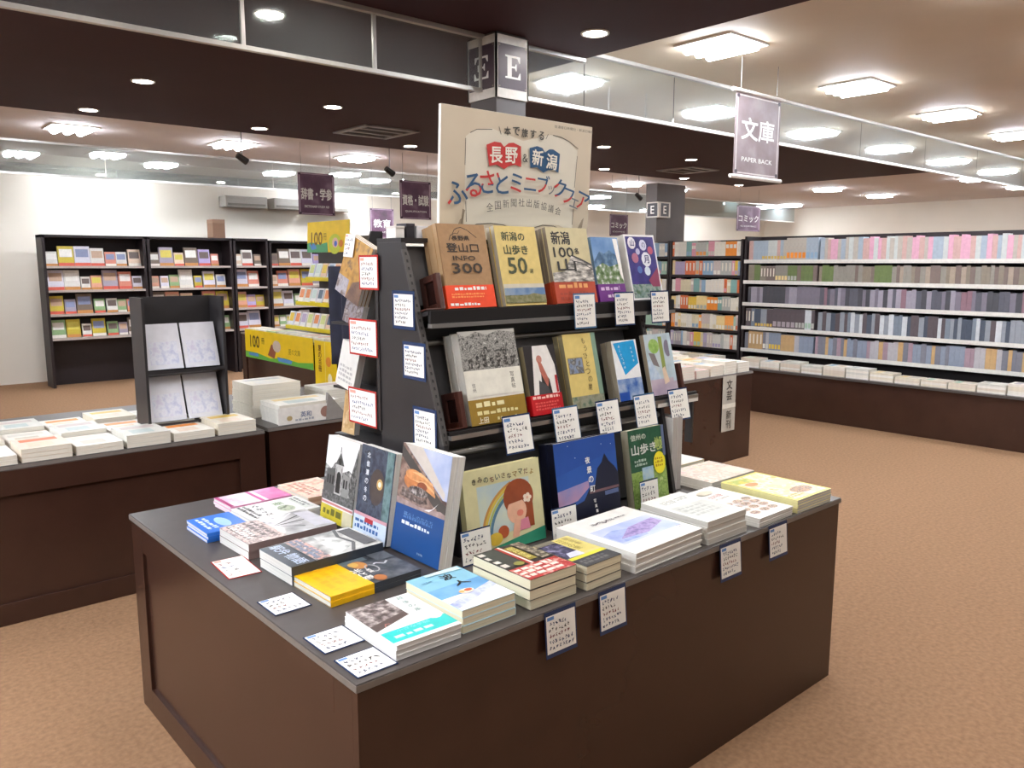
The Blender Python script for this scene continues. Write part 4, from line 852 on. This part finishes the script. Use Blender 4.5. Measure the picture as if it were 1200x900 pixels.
for i, ch in enumerate('本で旅する'): a.text(ch, .40 + i * .056, .875 + (0, .008, .004, .004, .0)[i], .062, dk, center=True, bold=.008, rot=(4, 2, 0, -3, -6)[i])
def bookshape(u0, v0, u1, v1, tilt, mat):
    m_ = (u0 + u1) / 2; pts = [(u0, v1 - .02), (u0 + .05, v1 + .005), (m_ - .02, v1 + .0), (m_, v1 - .03), (m_ + .03, v1 + .0), (u1 - .05, v1 + .005), (u1, v1 - .02), (u1, v0), (u1 - .04, v0 + .015), (m_ + .03, v0 + .005), (m_, v0 - .02), (m_ - .03, v0 + .0), (u0 + .06, v0 + .012), (u0 + .015, v0)]
    c, cy = math.radians(tilt), (v0 + v1) / 2
    a.poly([(m_ + (x - m_) - (y - cy) * math.sin(c) * BH / BW, cy + (y - cy) + (x - m_) * math.sin(c) * BW / BH) for x, y in pts], mat)
bookshape(.268, .612, .49, .785, 3, RDI); bookshape(.543, .615, .757, .782, -3, BLI)
for ch, u, v, r in (('長', .328, .69, 3), ('野', .425, .70, 3), ('新', .602, .705, -3), ('潟', .70, .685, -4)): a.text(ch, u, v, .115, M('#ece8de', .45), center=True, bold=.008, rot=r)
a.text('＆', .514, .69, .06, dk, center=True, bold=.008)
lo = lambda t: (lambda x, y: y < t); ri = lambda t: (lambda x, y: x > t)
for ch, u, v, h_, r, s_, m1, m2 in (('ふ', .087, .395, .19, 14, lambda x, y: x < .22, BLI, RDI), ('る', .186, .452, .19, 10, lo(.45), BLI, RDI), ('さ', .272, .485, .19, 6, lo(.38), RDI, BLI), ('と', .365, .485, .18, 3, lambda x, y: y > .75 and x < .4, BLI, RDI), ('ミ', .456, .497, .16, 0, lo(.34), BLI, RDI), ('ニ', .55, .495, .11, -2, lo(.5), RDI, BLI), ('ブ', .639, .505, .16, -4, lo(.55), BLI, RDI), ('ッ', .695, .462, .08, -6, None, M('#7a7f84', .45), None), ('ク', .757, .482, .17, -9, lambda x, y: x < .35, BLI, RDI), ('フ', .82, .425, .14, -12, lo(.55), BLI, RDI), ('ェ', .866, .372, .085, -14, None, M('#6d7680', .45), None), ('ア', .932, .392, .16, -16, lambda x, y: x < .55 and y < .6, BLI, RDI)):
    a.text(ch, u, v, h_ * .86, m1, center=True, bold=.0038, rot=r, split=s_, mat2=m2)
for i, ch in enumerate('全国新聞社出版協議会'):
    t = i / 9; a.text(ch, .283 + .462 * t, .302 + .05 * math.sin(math.pi * t), .062, dk, center=True, rot=8 - 16 * t)
a.text('信濃毎日新聞社・新潟日報社', .84, .955, .022, dk, wu=.29, center=True)
a.poly([(.07, .10), (.10, .20), (.12, .22), (.13, .27), (.115, .28), (.12, .20), (.115, .12), (.10, .06)], M('#8f8270', .5)); a.poly([(.885, .05), (.90, .12), (.93, .18), (.94, .26), (.925, .24), (.90, .18), (.875, .1)], M('#9a8d7a', .5))
a.build('lettering', bpan)

# ------------------------------------------------------------------ background: right bookcases
PAL = ['#ee9030', '#e2bb45', '#d2cdc2', '#c9b9b2', '#de98a6', '#a4c2ac', '#7fa8a2', '#ece6da', '#b0a0bc', '#8fabc4', '#dc7040', '#ead092', '#b4b4ac', '#e0dace', '#f0a050', '#e8e0d0', '#d9ccaa', '#a89ca2']
def case(name, label, X, depth, y0, y1, shelves, ztop, edge, mat):
    r = thing(name, label, 'bookcase', loc=(X, y0, 0)); W = y1 - y0
    MB().box(depth - .02, depth, 0, W, 0, ztop, mat).build('back_panel', r)
    for y in (0, W - .025): MB().box(0, depth, y, y + .025, 0, ztop, mat).build('side_panel', r)
    for z in shelves:
        sh = MB().box(0, depth - .02, .025, W - .025, z - .022, z, mat).build('shelf', r)
        MB().box(-.004, 0, .0, W, z - .022 - (.01 if edge is not mat else 0), z + .004, edge).build('shelf_edge', sh)
    return r
CASE = M('#241a1c', .5, .1, 8)
MID = [1.525, 1.325, 1.14, .95, .745, .545]
case('bookcase', 'dark bookcase of orange and pastel paperbacks right of the rack', 6.65, .26, 3.52, 4.46, MID, 1.70, CASE, CASE)
case('bookcase', 'dark bookcase mostly hidden behind the right end of rack', 6.65, .26, 4.47, 5.42, MID, 1.70, CASE, CASE)
RGT = [1.485, 1.275, 1.05, .805, .575]
case('bookcase', 'dark bookcase with white shelf edges and comics at the right', 6.65, .28, .60, 3.50, RGT, 1.725, M('#dedad2', .4), CASE)
SPM = {}; r2 = random.Random(3)
def spine(x, y, z, t, h, d, colr, label, group, band):
    key = (round(t, 3), round(h, 2), colr, band)
    if key not in SPM:
        m = MB(); m.box(0, d, 0, t, 0, h, M(colr, .45)); bc = {0: None, 1: '#e9e2d4', 2: '#e2d9c8', 3: r2.choice(PAL), 4: '#d9b45c'}[band]; bz = {0: (0, 0), 1: (.55, .8), 2: (.3, .85), 3: (.08, .34), 4: (.05, .2)}[band]; bi = t * (.3 if band == 2 else .12)
        if bc: m.box(-.0006, 0, bi, t - bi, h * bz[0], h * bz[1], M(bc, .45))
        m.box(.004, d - .002, .001, t - .001, h, h + .001, PAGES('#e4dccb'))
        SPM[key] = m.mesh('paperback')
    o = bpy.data.objects.new('paperback', SPM[key]); COL.objects.link(o); o.location = (x, y, z)
    return tag(o, label, 'book', group)
ORD = ['top', 'second', 'third', 'fourth', 'fifth', 'lowest']
def row(X, y0, y1, z, hmax, label, group, depth=.11, tmin=.026, tmax=.046, pal=PAL, uniform=False):
    y = y0; c = None; run = 0; cnt = 0
    while y < y1 - .02:
        if run <= 0:
            c = r2.choice(pal); run = r2.choice((1, 1, 2, 3)) if not uniform else r2.randint(4, 8); hh = hmax * r2.choice((.84, .88, .92)); tt = r2.choice((tmin, (tmin + tmax) / 2, tmax)); bd = r2.choice((0, 1, 2, 2, 3, 3)) if not uniform else r2.choice((0, 0, 2, 3, 4))
        t = min(tt, y1 - y)
        if uniform and r2.random() < .3: c = r2.choice(pal)
        if t < .012: break
        spine(X, y, z, t - .001, hh, depth, c, '%s %s from the right' % (label, NTH[cnt]), group, bd); y += t; run -= 1; cnt += 1
for k, z in enumerate(MID):
    top = 1.70 if k == 0 else MID[k - 1] - .025
    row(6.66, 3.555, 4.43, z, top - z, 'paperback on %s shelf of the orange paperback bookcase,' % ORD[k], 'paperbacks in the dark bookcase')
    row(6.66, 4.50, 4.80, z, top - z, 'paperback on %s shelf of the half hidden bookcase,' % ORD[k], 'paperbacks in the half hidden bookcase', tmin=.036)
CP = [['#c9a49c', '#b9b0a4', '#a4b0bc', '#d9a4b8', '#c4c8c4'], ['#8a7f70', '#6a7a4a', '#8f8a80', '#7a6a64', '#a49484'], ['#7a7480', '#5a5a64', '#8a6a74', '#4a4a50', '#9a94a0'], ['#4a5260', '#8f949c', '#c9ccd0', '#5a5054', '#7a8490'], ['#8a93a4', '#a48a94', '#b4b0b4', '#7a7a84', '#c4a070']]
for k, z in enumerate(RGT):
    top = 1.715 if k == 0 else RGT[k - 1] - .035
    row(6.665, 2.70, 3.465, z + .001, top - z, 'comic on the %s shelf of white edged bookcase,' % ('lowest' if k == 4 else ORD[k]), 'comics in the white edged bookcase', tmin=.034, tmax=.05, pal=CP[k], uniform=True)
rest = MB(); r3 = random.Random(11)
for k, z in enumerate(RGT):
    y = .64; top = 1.715 if k == 0 else RGT[k - 1] - .035
    while y < 2.66:
        t = r3.choice((.03, .04, .045)); h = (top - z) * r3.choice((.84, .9)); rest.box(6.665, 6.775, y, y + t - .001, z + .001, z + h, M(r3.choice(CP[k]), .45)); y += t
o = rest.build('comic_rows'); o['kind'] = 'stuff'; tag(o, 'further rows of comics in the white edged bookcase', 'books')
# low counter in front of the right bookcases
lc = thing('low_counter', 'low dark brown counter below the white edged bookcase', 'counter', loc=(6.25, .6, 0))
MB().box(.02, .40, 0, 2.85, 0, .41, WOOD).build('body', lc); MB().box(0, .40, -.02, 2.87, .41, .43, TOPM).build('worktop', lc); MB().box(.03, .05, 2.45, 2.5, .02, .40, M('#2a1713', .5)).build('panel_strip', lc)
lc2 = thing('low_counter', 'low dark counter below the orange paperback bookcase', 'counter', loc=(6.25, 3.5, 0))
MB().box(.02, .40, 0, 1.95, 0, .41, WOOD).build('body', lc2); MB().box(0, .40, 0, 1.95, .41, .43, TOPM).build('worktop', lc2)

# flat books on background tables ------------------------------------------------
FL = {}
def flat_book(x, y, z, w, h, t, c, label, group, rot=0):
    key = (w, h, t, c)
    if key not in FL:
        m = MB(); m.box(.001, w - .001, .001, h - .001, .0006, t - .0006, PAGES('#e6e0d2')); m.box(0, w, 0, h, t - .0008, t, M(c, .4)); m.box(0, w, 0, h, 0, .0008, M(c, .4)); m.box(0, .0008, 0, h, 0, t, M(c, .4))
        c2 = r3.choice(PAL); z1 = t + .0003
        m.face([(w * .12, h * .62, z1), (w * .88, h * .62, z1), (w * .88, h * .86, z1), (w * .12, h * .86, z1)], M(c2, .4)); m.face([(w * .2, h * .15, z1), (w * .7, h * .15, z1), (w * .7, h * .5, z1), (w * .2, h * .5, z1)], M(r3.choice(['#d9d4c8', '#c9bfae', '#e4cdb4', '#b9c4c0']), .4))
        FL[key] = m.mesh('flat_book')
    o = bpy.data.objects.new('flat_book', FL[key]); COL.objects.link(o); o.location = (x, y, z); o.rotation_euler.z = math.radians(rot)
    return tag(o, label, 'book', group)
WH = ['#ece6da', '#e4d9c4', '#efe9e0', '#e0d2c0', '#e9e0d4', '#d9d6cc']
for i in range(9):
    for j in range(5):
        x = 3.07 + i * .169; y = 2.07 + j * .215; n = r3.choice((3, 4, 4, 5)); t = .018
        c = r3.choice(WH) if r3.random() < .8 else r3.choice(['#bcd0cc', '#dcd0a0', '#d8b9b0'])
        for k in range(n): flat_book(x + r3.uniform(-.003, .003), y, HT + .0005 + k * (t + .0004), .148, .205, t, c, 'pale book %s up, %s pile from left, %s row on counter with strip' % (NTH[k], NTH[i], NTH[j]), 'flat books on the counter right behind the rack')
for i in range(13):
    y = .66 + i * .218
    if y > 3.25: break
    for k in range(r3.choice((3, 4, 5))): flat_book(6.30, y, .4305 + k * .0184, .16, .205, .018, r3.choice(WH), 'book %s up in the %s pile from right on low counter below comics' % (NTH[k], NTH[i]), 'flat books on the low counter')
for i in range(6):
    for k in range(4): flat_book(6.30, 3.55 + i * .218, .4305 + k * .0184, .16, .205, .018, WH[i % 6], 'book %s up in %s pile from right on counter below orange paperbacks' % (NTH[k], NTH[i]), 'flat books on the second low counter')
# vertical strip on the counter front
vs = thing('paper_strip', 'vertical printed paper strip hanging on dark counter front', 'sign', mat=frame((4.21, 2.052, .235), (1, 0, 0), (0, 0, 1)))
vs_s = MB().box(0, .165, 0, .41, 0, .001, M('#b8b4a8', .5)).build('sheet', vs)
a = Art(.165, .41, .001); a.vtext('文芸', .5, .84, .17, M('#3a3632', .5), bold=.008); a.rect(0, .42, 1, .5, M('#e4e0d2', .5)); a.vtext('新刊', .5, .30, .15, M('#5a564e', .5), bold=.008); a.build('lettering', vs_s)

# ------------------------------------------------------------------ background: left tables
def wbook(x, y, z, w, h, t, c, label, group, rot=0): return flat_book(x, y, z, w, h, t, c, label, group, rot)
for i in range(8):
    for j in range(3):
        x = -.72 + i * .2
        for k in range(2 + (j + i) % 2): wbook(x, 2.41 + j * .25, HT + .0005 + k * .0184, .185, .235, .018, WH[(i + j) % 6], 'white magazine %s up, %s pile from left, %s row on left table' % (NTH[k], NTH[i], NTH[j]), 'white magazines on the left table')
# two big white boxes / piles on the second table
for x, y, w, d, h, n, s, c in ((.985, 2.72, .27, .26, .17, 8, 'tall cream paged pile beside the yellow banner', '#e2dac8'), (1.00, 2.44, .33, .22, .10, 4, 'wide white book pile at the front of the table', '#ece8de'), (1.36, 2.62, .30, .26, .12, 5, 'white book pile at the rear of table', '#e6e2d8')):
    t = h / n - .0004
    for k in range(n): wbook(x + r3.uniform(-.004, .004), y, HT + .0005 + k * (t + .0004), w, d, t, c, NTH[k] + ' volume from bottom in the ' + s, s)
wd = MB().prism([(0, 0), (.13, 0), (.015, .14)], 1, 0, .02, M('#8f8a86', .5)).build('price_stand', loc=(1.25, 2.40 + .03, HT)); tag(wd, 'grey triangular stand at the right end of left table', 'stand')
bx = thing('picture_label', 'white printed label strip in front of the wide white pile', 'sign', mat=frame((.99, 2.436, HT + .002), (1, 0, 0), (0, 0, 1)))
bx_s = MB().box(0, .30, 0, .085, 0, .002, M('#e9e6e0', .4)).build('sheet', bx); a = Art(.30, .085, .002); a.ell(.87, .5, .1, .34, M('#9a7468', .5)); a.text('英和', .5, .5, .34, M('#7a86a0', .5), center=True, bold=.008); a.ell(.2, .35, .05, .15, M('#b5a070', .5)); a.blurb(.3, .1, .7, .3, 1, M('#a4a8b0', .5), 3); a.build('lettering', bx_s)
# magazine stand at the extreme left
ms = thing('magazine_stand', 'small dark stand with white magazines at the left photo edge', 'display rack', loc=(.45, 2.62, HT))
for k in range(2):
    MB().prism([(0, .30 - k * .25 + .0), (.16, .26 - k * .25), (.16, .245 - k * .25), (0, .285 - k * .25)], 0, 0, .36, RK).build('shelf', ms)
MB().box(0, .36, .16, .175, 0, .64, RK).build('back_panel', ms)
for x in (-.012, .36): MB().box(x, x + .012, 0, .175, 0, .64, RK).build('side_panel', ms)
for k in range(2):
    for i in range(2):
        book('magazine', '%s white magazine on the %s tier of the small left stand' % (('left', 'right')[i], ('upper', 'lower')[k]), frame((.46 + i * .175, 2.66, HT + .30 - k * .25), (1, 0, 0), (0, .3, 1)), .165, .22, .008, '#e2e2ea', '#e6e6e6', 'L', lambda a: a.rect(.1, .1, .9, .6, PH(('#c4c8e0', '#e4e6f0', '#d4d0e4'), 15)), group='white magazines on the small left stand', cat='magazine')
# yellow banner and stand
YEL = M('#ecc80a', .45, .05, 12); YG = M('#5fae3c', .45); YB = M('#4a86c4', .45)
yb = thing('yellow_banner', 'long yellow campaign banner on the far left table side', 'banner', mat=frame((2.612, 6.62, .52), (0, -1, 0), (0, 0, 1)))
yb_s = MB().box(0, 1.44, 0, .28, 0, .004, YEL).build('sheet', yb)
a = Art(1.44, .28, .004); a.poly([(0, 0), (1, 0), (1, .22), (.8, .14), (.6, .2), (.4, .1), (.2, .2), (0, .22)], YG); a.poly([(.05, .18), (.2, .2), (.22, .08), (.06, .08)], YB); a.poly([(.5, .2), (.72, .16), (.7, .04), (.52, .06)], YB); a.text('100', .16, .6, .42, M('#4a3a10', .5), center=True, bold=.008); a.text('冊', .29, .66, .22, M('#6a5a1a', .5), center=True); a.poly([(.36, .2), (.46, .12), (.5, .5), (.42, .6)], M('#8a4a34', .5)); a.ell(.5, .55, .06, .2, M('#c4b4a4', .5)); a.text('夏の文庫', .75, .45, .2, M('#8a6a10', .5), center=True); a.build('lettering', yb_s)
ys = thing('yellow_banner', 'yellow vertical banner strip at the near end of table side', 'banner', mat=frame((2.612, 5.15, .36), (0, -1, 0), (0, 0, 1)))
ys_s = MB().box(0, .38, 0, .43, 0, .004, YEL).build('sheet', ys); a = Art(.38, .43, .004); a.vtext('夏の百冊', .25, .85, .12, M('#6a3a10', .5), bold=.008); a.ell(.65, .6, .12, .1, M('#e08a2c', .5)); a.ell(.7, .25, .1, .12, M('#f4ecc4', .5)); a.rect(.49, .02, .51, .98, M('#f4e48a', .5)); a.build('lettering', ys_s)
yy = thing('yellow_banner', 'small yellow banner on the table at the far left', 'banner', mat=frame((2.40, 6.95, .50), (0, -1, 0), (0, 0, 1))); MB().box(0, .22, 0, .27, 0, .004, YEL).build('sheet', yy); MB().box(0, .22, -.5, 0, -.02, 0, CASE).build('support', yy)
stand = thing('paperback_stand', 'tiered paperback stand below the yellow poster', 'display rack', loc=(2.88, 5.15, .76))
tiers = [(.78, .30), (.54, .18), (.31, .06), (.10, -.04)]
MB().prism([(-.02, 0), (.45, 0), (.45, .98), (.33, .98)], 1, 0, .02, RK).build('side_panel', stand)
MB().box(.43, .45, 0, 1.2, 0, .95, RK).build('back_panel', stand)
for z, x in tiers[:3]:
    MB().box(x - .02, .43, .02, 1.18, z - .26, z - .245, RK).build('shelf', stand); MB().box(x - .03, x - .022, .02, 1.18, z - .262, z - .225, M('#e4cf2c', .45)).build('shelf_edge', stand)
r4 = random.Random(5)
for k, (z, x) in enumerate(tiers[:3]):
    for i in range(9):
        c = r4.choice(['#ece6d2', '#e4e2e6', '#dfe6e0', '#f0e4d0', '#d9dff0', '#f2efe6', '#e9c9b0'])
        b = book('paperback', '%s paperback from left on the %s tier below the yellow poster' % (NTH[i], ('upper', 'middle', 'lower')[k]), frame((2.88 + x, 5.17 + 1.14 - i * .128, .76 + z - .243), (0, -1, 0), (.30, 0, 1)), .11, .155, .02, c, '#e6e2d6', 'R', None, group='paperbacks on the stand below yellow poster')
        a = Art(.11, .155, .02); a.rect(.12, .35, .88, .9, M(r4.choice(['#8fa9c4', '#d98a5a', '#c9d08a', '#b4a4c0', '#5a6a7a', '#e0c04a', '#c4d4d0']), .4)); a.rect(0, 0, 1, .14, M(r4.choice(['#e4c82c', '#f0ece0', '#dcd4b4']), .4)); a.build('cover_print', b)
yp = thing('yellow_poster', 'yellow campaign poster on top of the paperback stand', 'poster', mat=frame((3.05, 6.08, 1.555), (0, -1, 0), (.05, 0, 1)))
yp_s = MB().box(0, .80, 0, .29, -.006, 0, YEL).build('panel', yp); a = Art(.8, .29); a.poly([(0, 0), (.52, 0), (.5, .32), (.3, .26), (.1, .34), (0, .3)], M('#4fa06a', .45)); a.poly([(.05, .26), (.2, .3), (.24, .12), (.12, .08)], YB); a.text('100', .24, .45, .42, M('#7a5a08', .5), center=True, bold=.008); a.text('冊', .44, .5, .22, M('#8a6a10', .5), center=True); a.ell(.68, .26, .15, .32, M('#c4cf3c', .5)); a.ell(.69, .3, .07, .16, M('#e0b4a0', .5)); a.ell(.70, .27, .035, .09, M('#4a6ac4', .5)); a.ell(.82, .27, .05, .12, M('#d9802c', .5)); a.build('lettering', yp_s)
# piles on the yellow banner table
for i in range(8):
    for k in range(3): flat_book(2.64, 4.80 + i * .235, .7605 + k * .0154, .2, .21, .015, r4.choice(WH + ['#c9d8a4', '#e4dfae']), 'flat paperback %s up in %s pile from right above yellow banner' % (NTH[k], NTH[i]), 'flat paperbacks above the yellow banner')
# back-wall bookcases at the far left
def wallcase(x0, x1, y, ztop, shelves, label, seed, short):
    r = thing('bookcase', label, 'bookcase', loc=(x0, y, 0)); W = x1 - x0
    MB().box(0, W, .28, .30, 0, ztop, CASE).build('back_panel', r)
    for x in (0, W - .03): MB().box(x, x + .03, 0, .3, 0, ztop, CASE).build('side_panel', r)
    for z in shelves: MB().box(.03, W - .03, 0, .28, z - .025, z, M('#b9aca4', .5)).build('shelf', r)
    MB().box(0, W, 0, .3, ztop - .03, ztop, CASE).build('top_board', r)
    q = random.Random(seed)
    for j, z in enumerate(shelves):
        x = .05; cnt = 0
        while x < W - .14:
            w = min(q.choice((.10, .12, .15, .17)), W - .035 - x); h = min(.235, max(w, .11) * 1.42)
            b = MB(); c = q.choice(['#d98a74', '#e2c9b0', '#c9b43c', '#b4a4d0', '#dcd8d0', '#8fae7a', '#e0a48a', '#a49aa8', '#d6d2dc', '#7a6a5c'])
            b.box(0, w, 0, .03, 0, h, M(c, .45)); b.box(w * .1, w * .9, -.001, 0, h * .45, h * .85, M(q.choice(['#f0ece4', '#c4a48a', '#8a93b4', '#d9c95a', '#6a5a54']), .45)); b.box(0, w, -.0012, 0, 0, h * .16, M(q.choice(['#d9604c', '#e4dcd0', '#c98a4a']), .45))
            o = b.build('magazine', None); o.matrix_world = frame((x0 + x, y + .10, z + .001), (1, 0, 0), (0, 0, 1)) @ Matrix.Identity(4)
            o.matrix_world = Matrix.Translation((x0 + x, y + .10, z + .001)) @ Matrix.Rotation(math.radians(-10), 4, 'X')
            tag(o, '%s magazine from left on %s shelf of the %s' % (NTH[cnt], ORD[j], short), 'magazine', 'magazines in the back wall bookcases'); cnt += 1; x += w + q.choice((.004, .01, .02))
WS = [1.42, 1.14, .86, .58]
wallcase(2.55, 3.62, 9.3, 1.78, WS, 'dark back wall bookcase at the left photo edge', 1, 'leftmost visible back bookcase')
wallcase(3.64, 4.12, 9.3, 1.78, WS, 'narrow back wall bookcase left of the paperback stand', 2, 'narrow back bookcase')
wallcase(4.14, 5.0, 9.3, 1.76, WS, 'back wall bookcase just behind the yellow poster', 3, 'bookcase behind yellow poster')
wallcase(1.4, 2.53, 9.3, 1.78, WS, 'back wall bookcase outside the left photo edge', 4, 'outermost left back bookcase')
wallcase(5.02, 6.1, 9.3, 1.76, WS, 'back wall bookcase hidden behind the rack', 6, 'back bookcase behind rack')
# conduit boxes on the back wall below the glass rail
for i, (x0, x1) in enumerate(((3.75, 4.35), (4.45, 4.95), (5.05, 5.65))):
    w_ = thing('air_conditioner', ('left', 'middle', 'right')[i] + ' grey wall unit high on the back wall', 'air conditioner', loc=(x0, 9.75, 2.22)); MB().box(0, x1 - x0, 0, .24, 0, .15, M('#a9a49c', .5)).build('body', w_, .01); MB().box(.03, x1 - x0 - .03, -.004, 0, .02, .05, M('#7a766f', .5)).build('grille', w_)

# small things on the rack top, on the far bookcase and under the ceiling
def small_box(name, label, x0, x1, y0, y1, z0, h, col, lid):
    r = thing(name, label, 'box', loc=(x0, y0, z0))
    MB().box(0, x1 - x0, 0, y1 - y0, 0, h * .8, M(col, .5)).build('body', r, .001); MB().box(-.001, x1 - x0 + .001, -.001, y1 - y0 + .001, h * .8, h, M(lid, .5)).build('lid', r, .001)
small_box('card_box', 'small white box on top of the rack at left', .567, .597, .70, .75, 1.5225, .034, '#e9e6e0', '#d9d6d0')
small_box('card_box', 'small black box between white things on the rack top', .604, .632, .70, .75, 1.5225, .042, '#26232a', '#34313a')
small_box('card_box', 'long white flat box on the rack top beside the sign board', .64, .728, .70, .75, 1.5225, .036, '#e9e9ec', '#dfe0e4')
small_box('storage_box', 'brown box on top of the bookcase at left photo edge', 3.40, 3.56, 9.35, 9.55, 1.781, .24, '#7a5a44', '#8a6a54')
bookend(1.635, .472, .992, TH2, 'brown bookend right of the lilac illustrated book')
for x, y, z, lb in ((4.42, 6.7, 2.47, 'small black spotlight hanging left of the sign board'), (2.70, 6.7, 2.47, 'small black spotlight hanging at the left photo edge'), (8.75, 6.7, 2.42, 'small black spotlight hanging left of the far pillar')):
    r = thing('spotlight', lb, 'spotlight', loc=(x, y, z), group='black spotlights under the pale ceiling')
    MB().tube((0, 0, .03), (0, 0, 2.75 - z), .006, M('#8a8684', .4), 6).build('rod', r); MB().tube((-.05, 0, .04), (.05, 0, -.02), .03, M('#1c1a1c', .4), 12, .036).build('head', r)
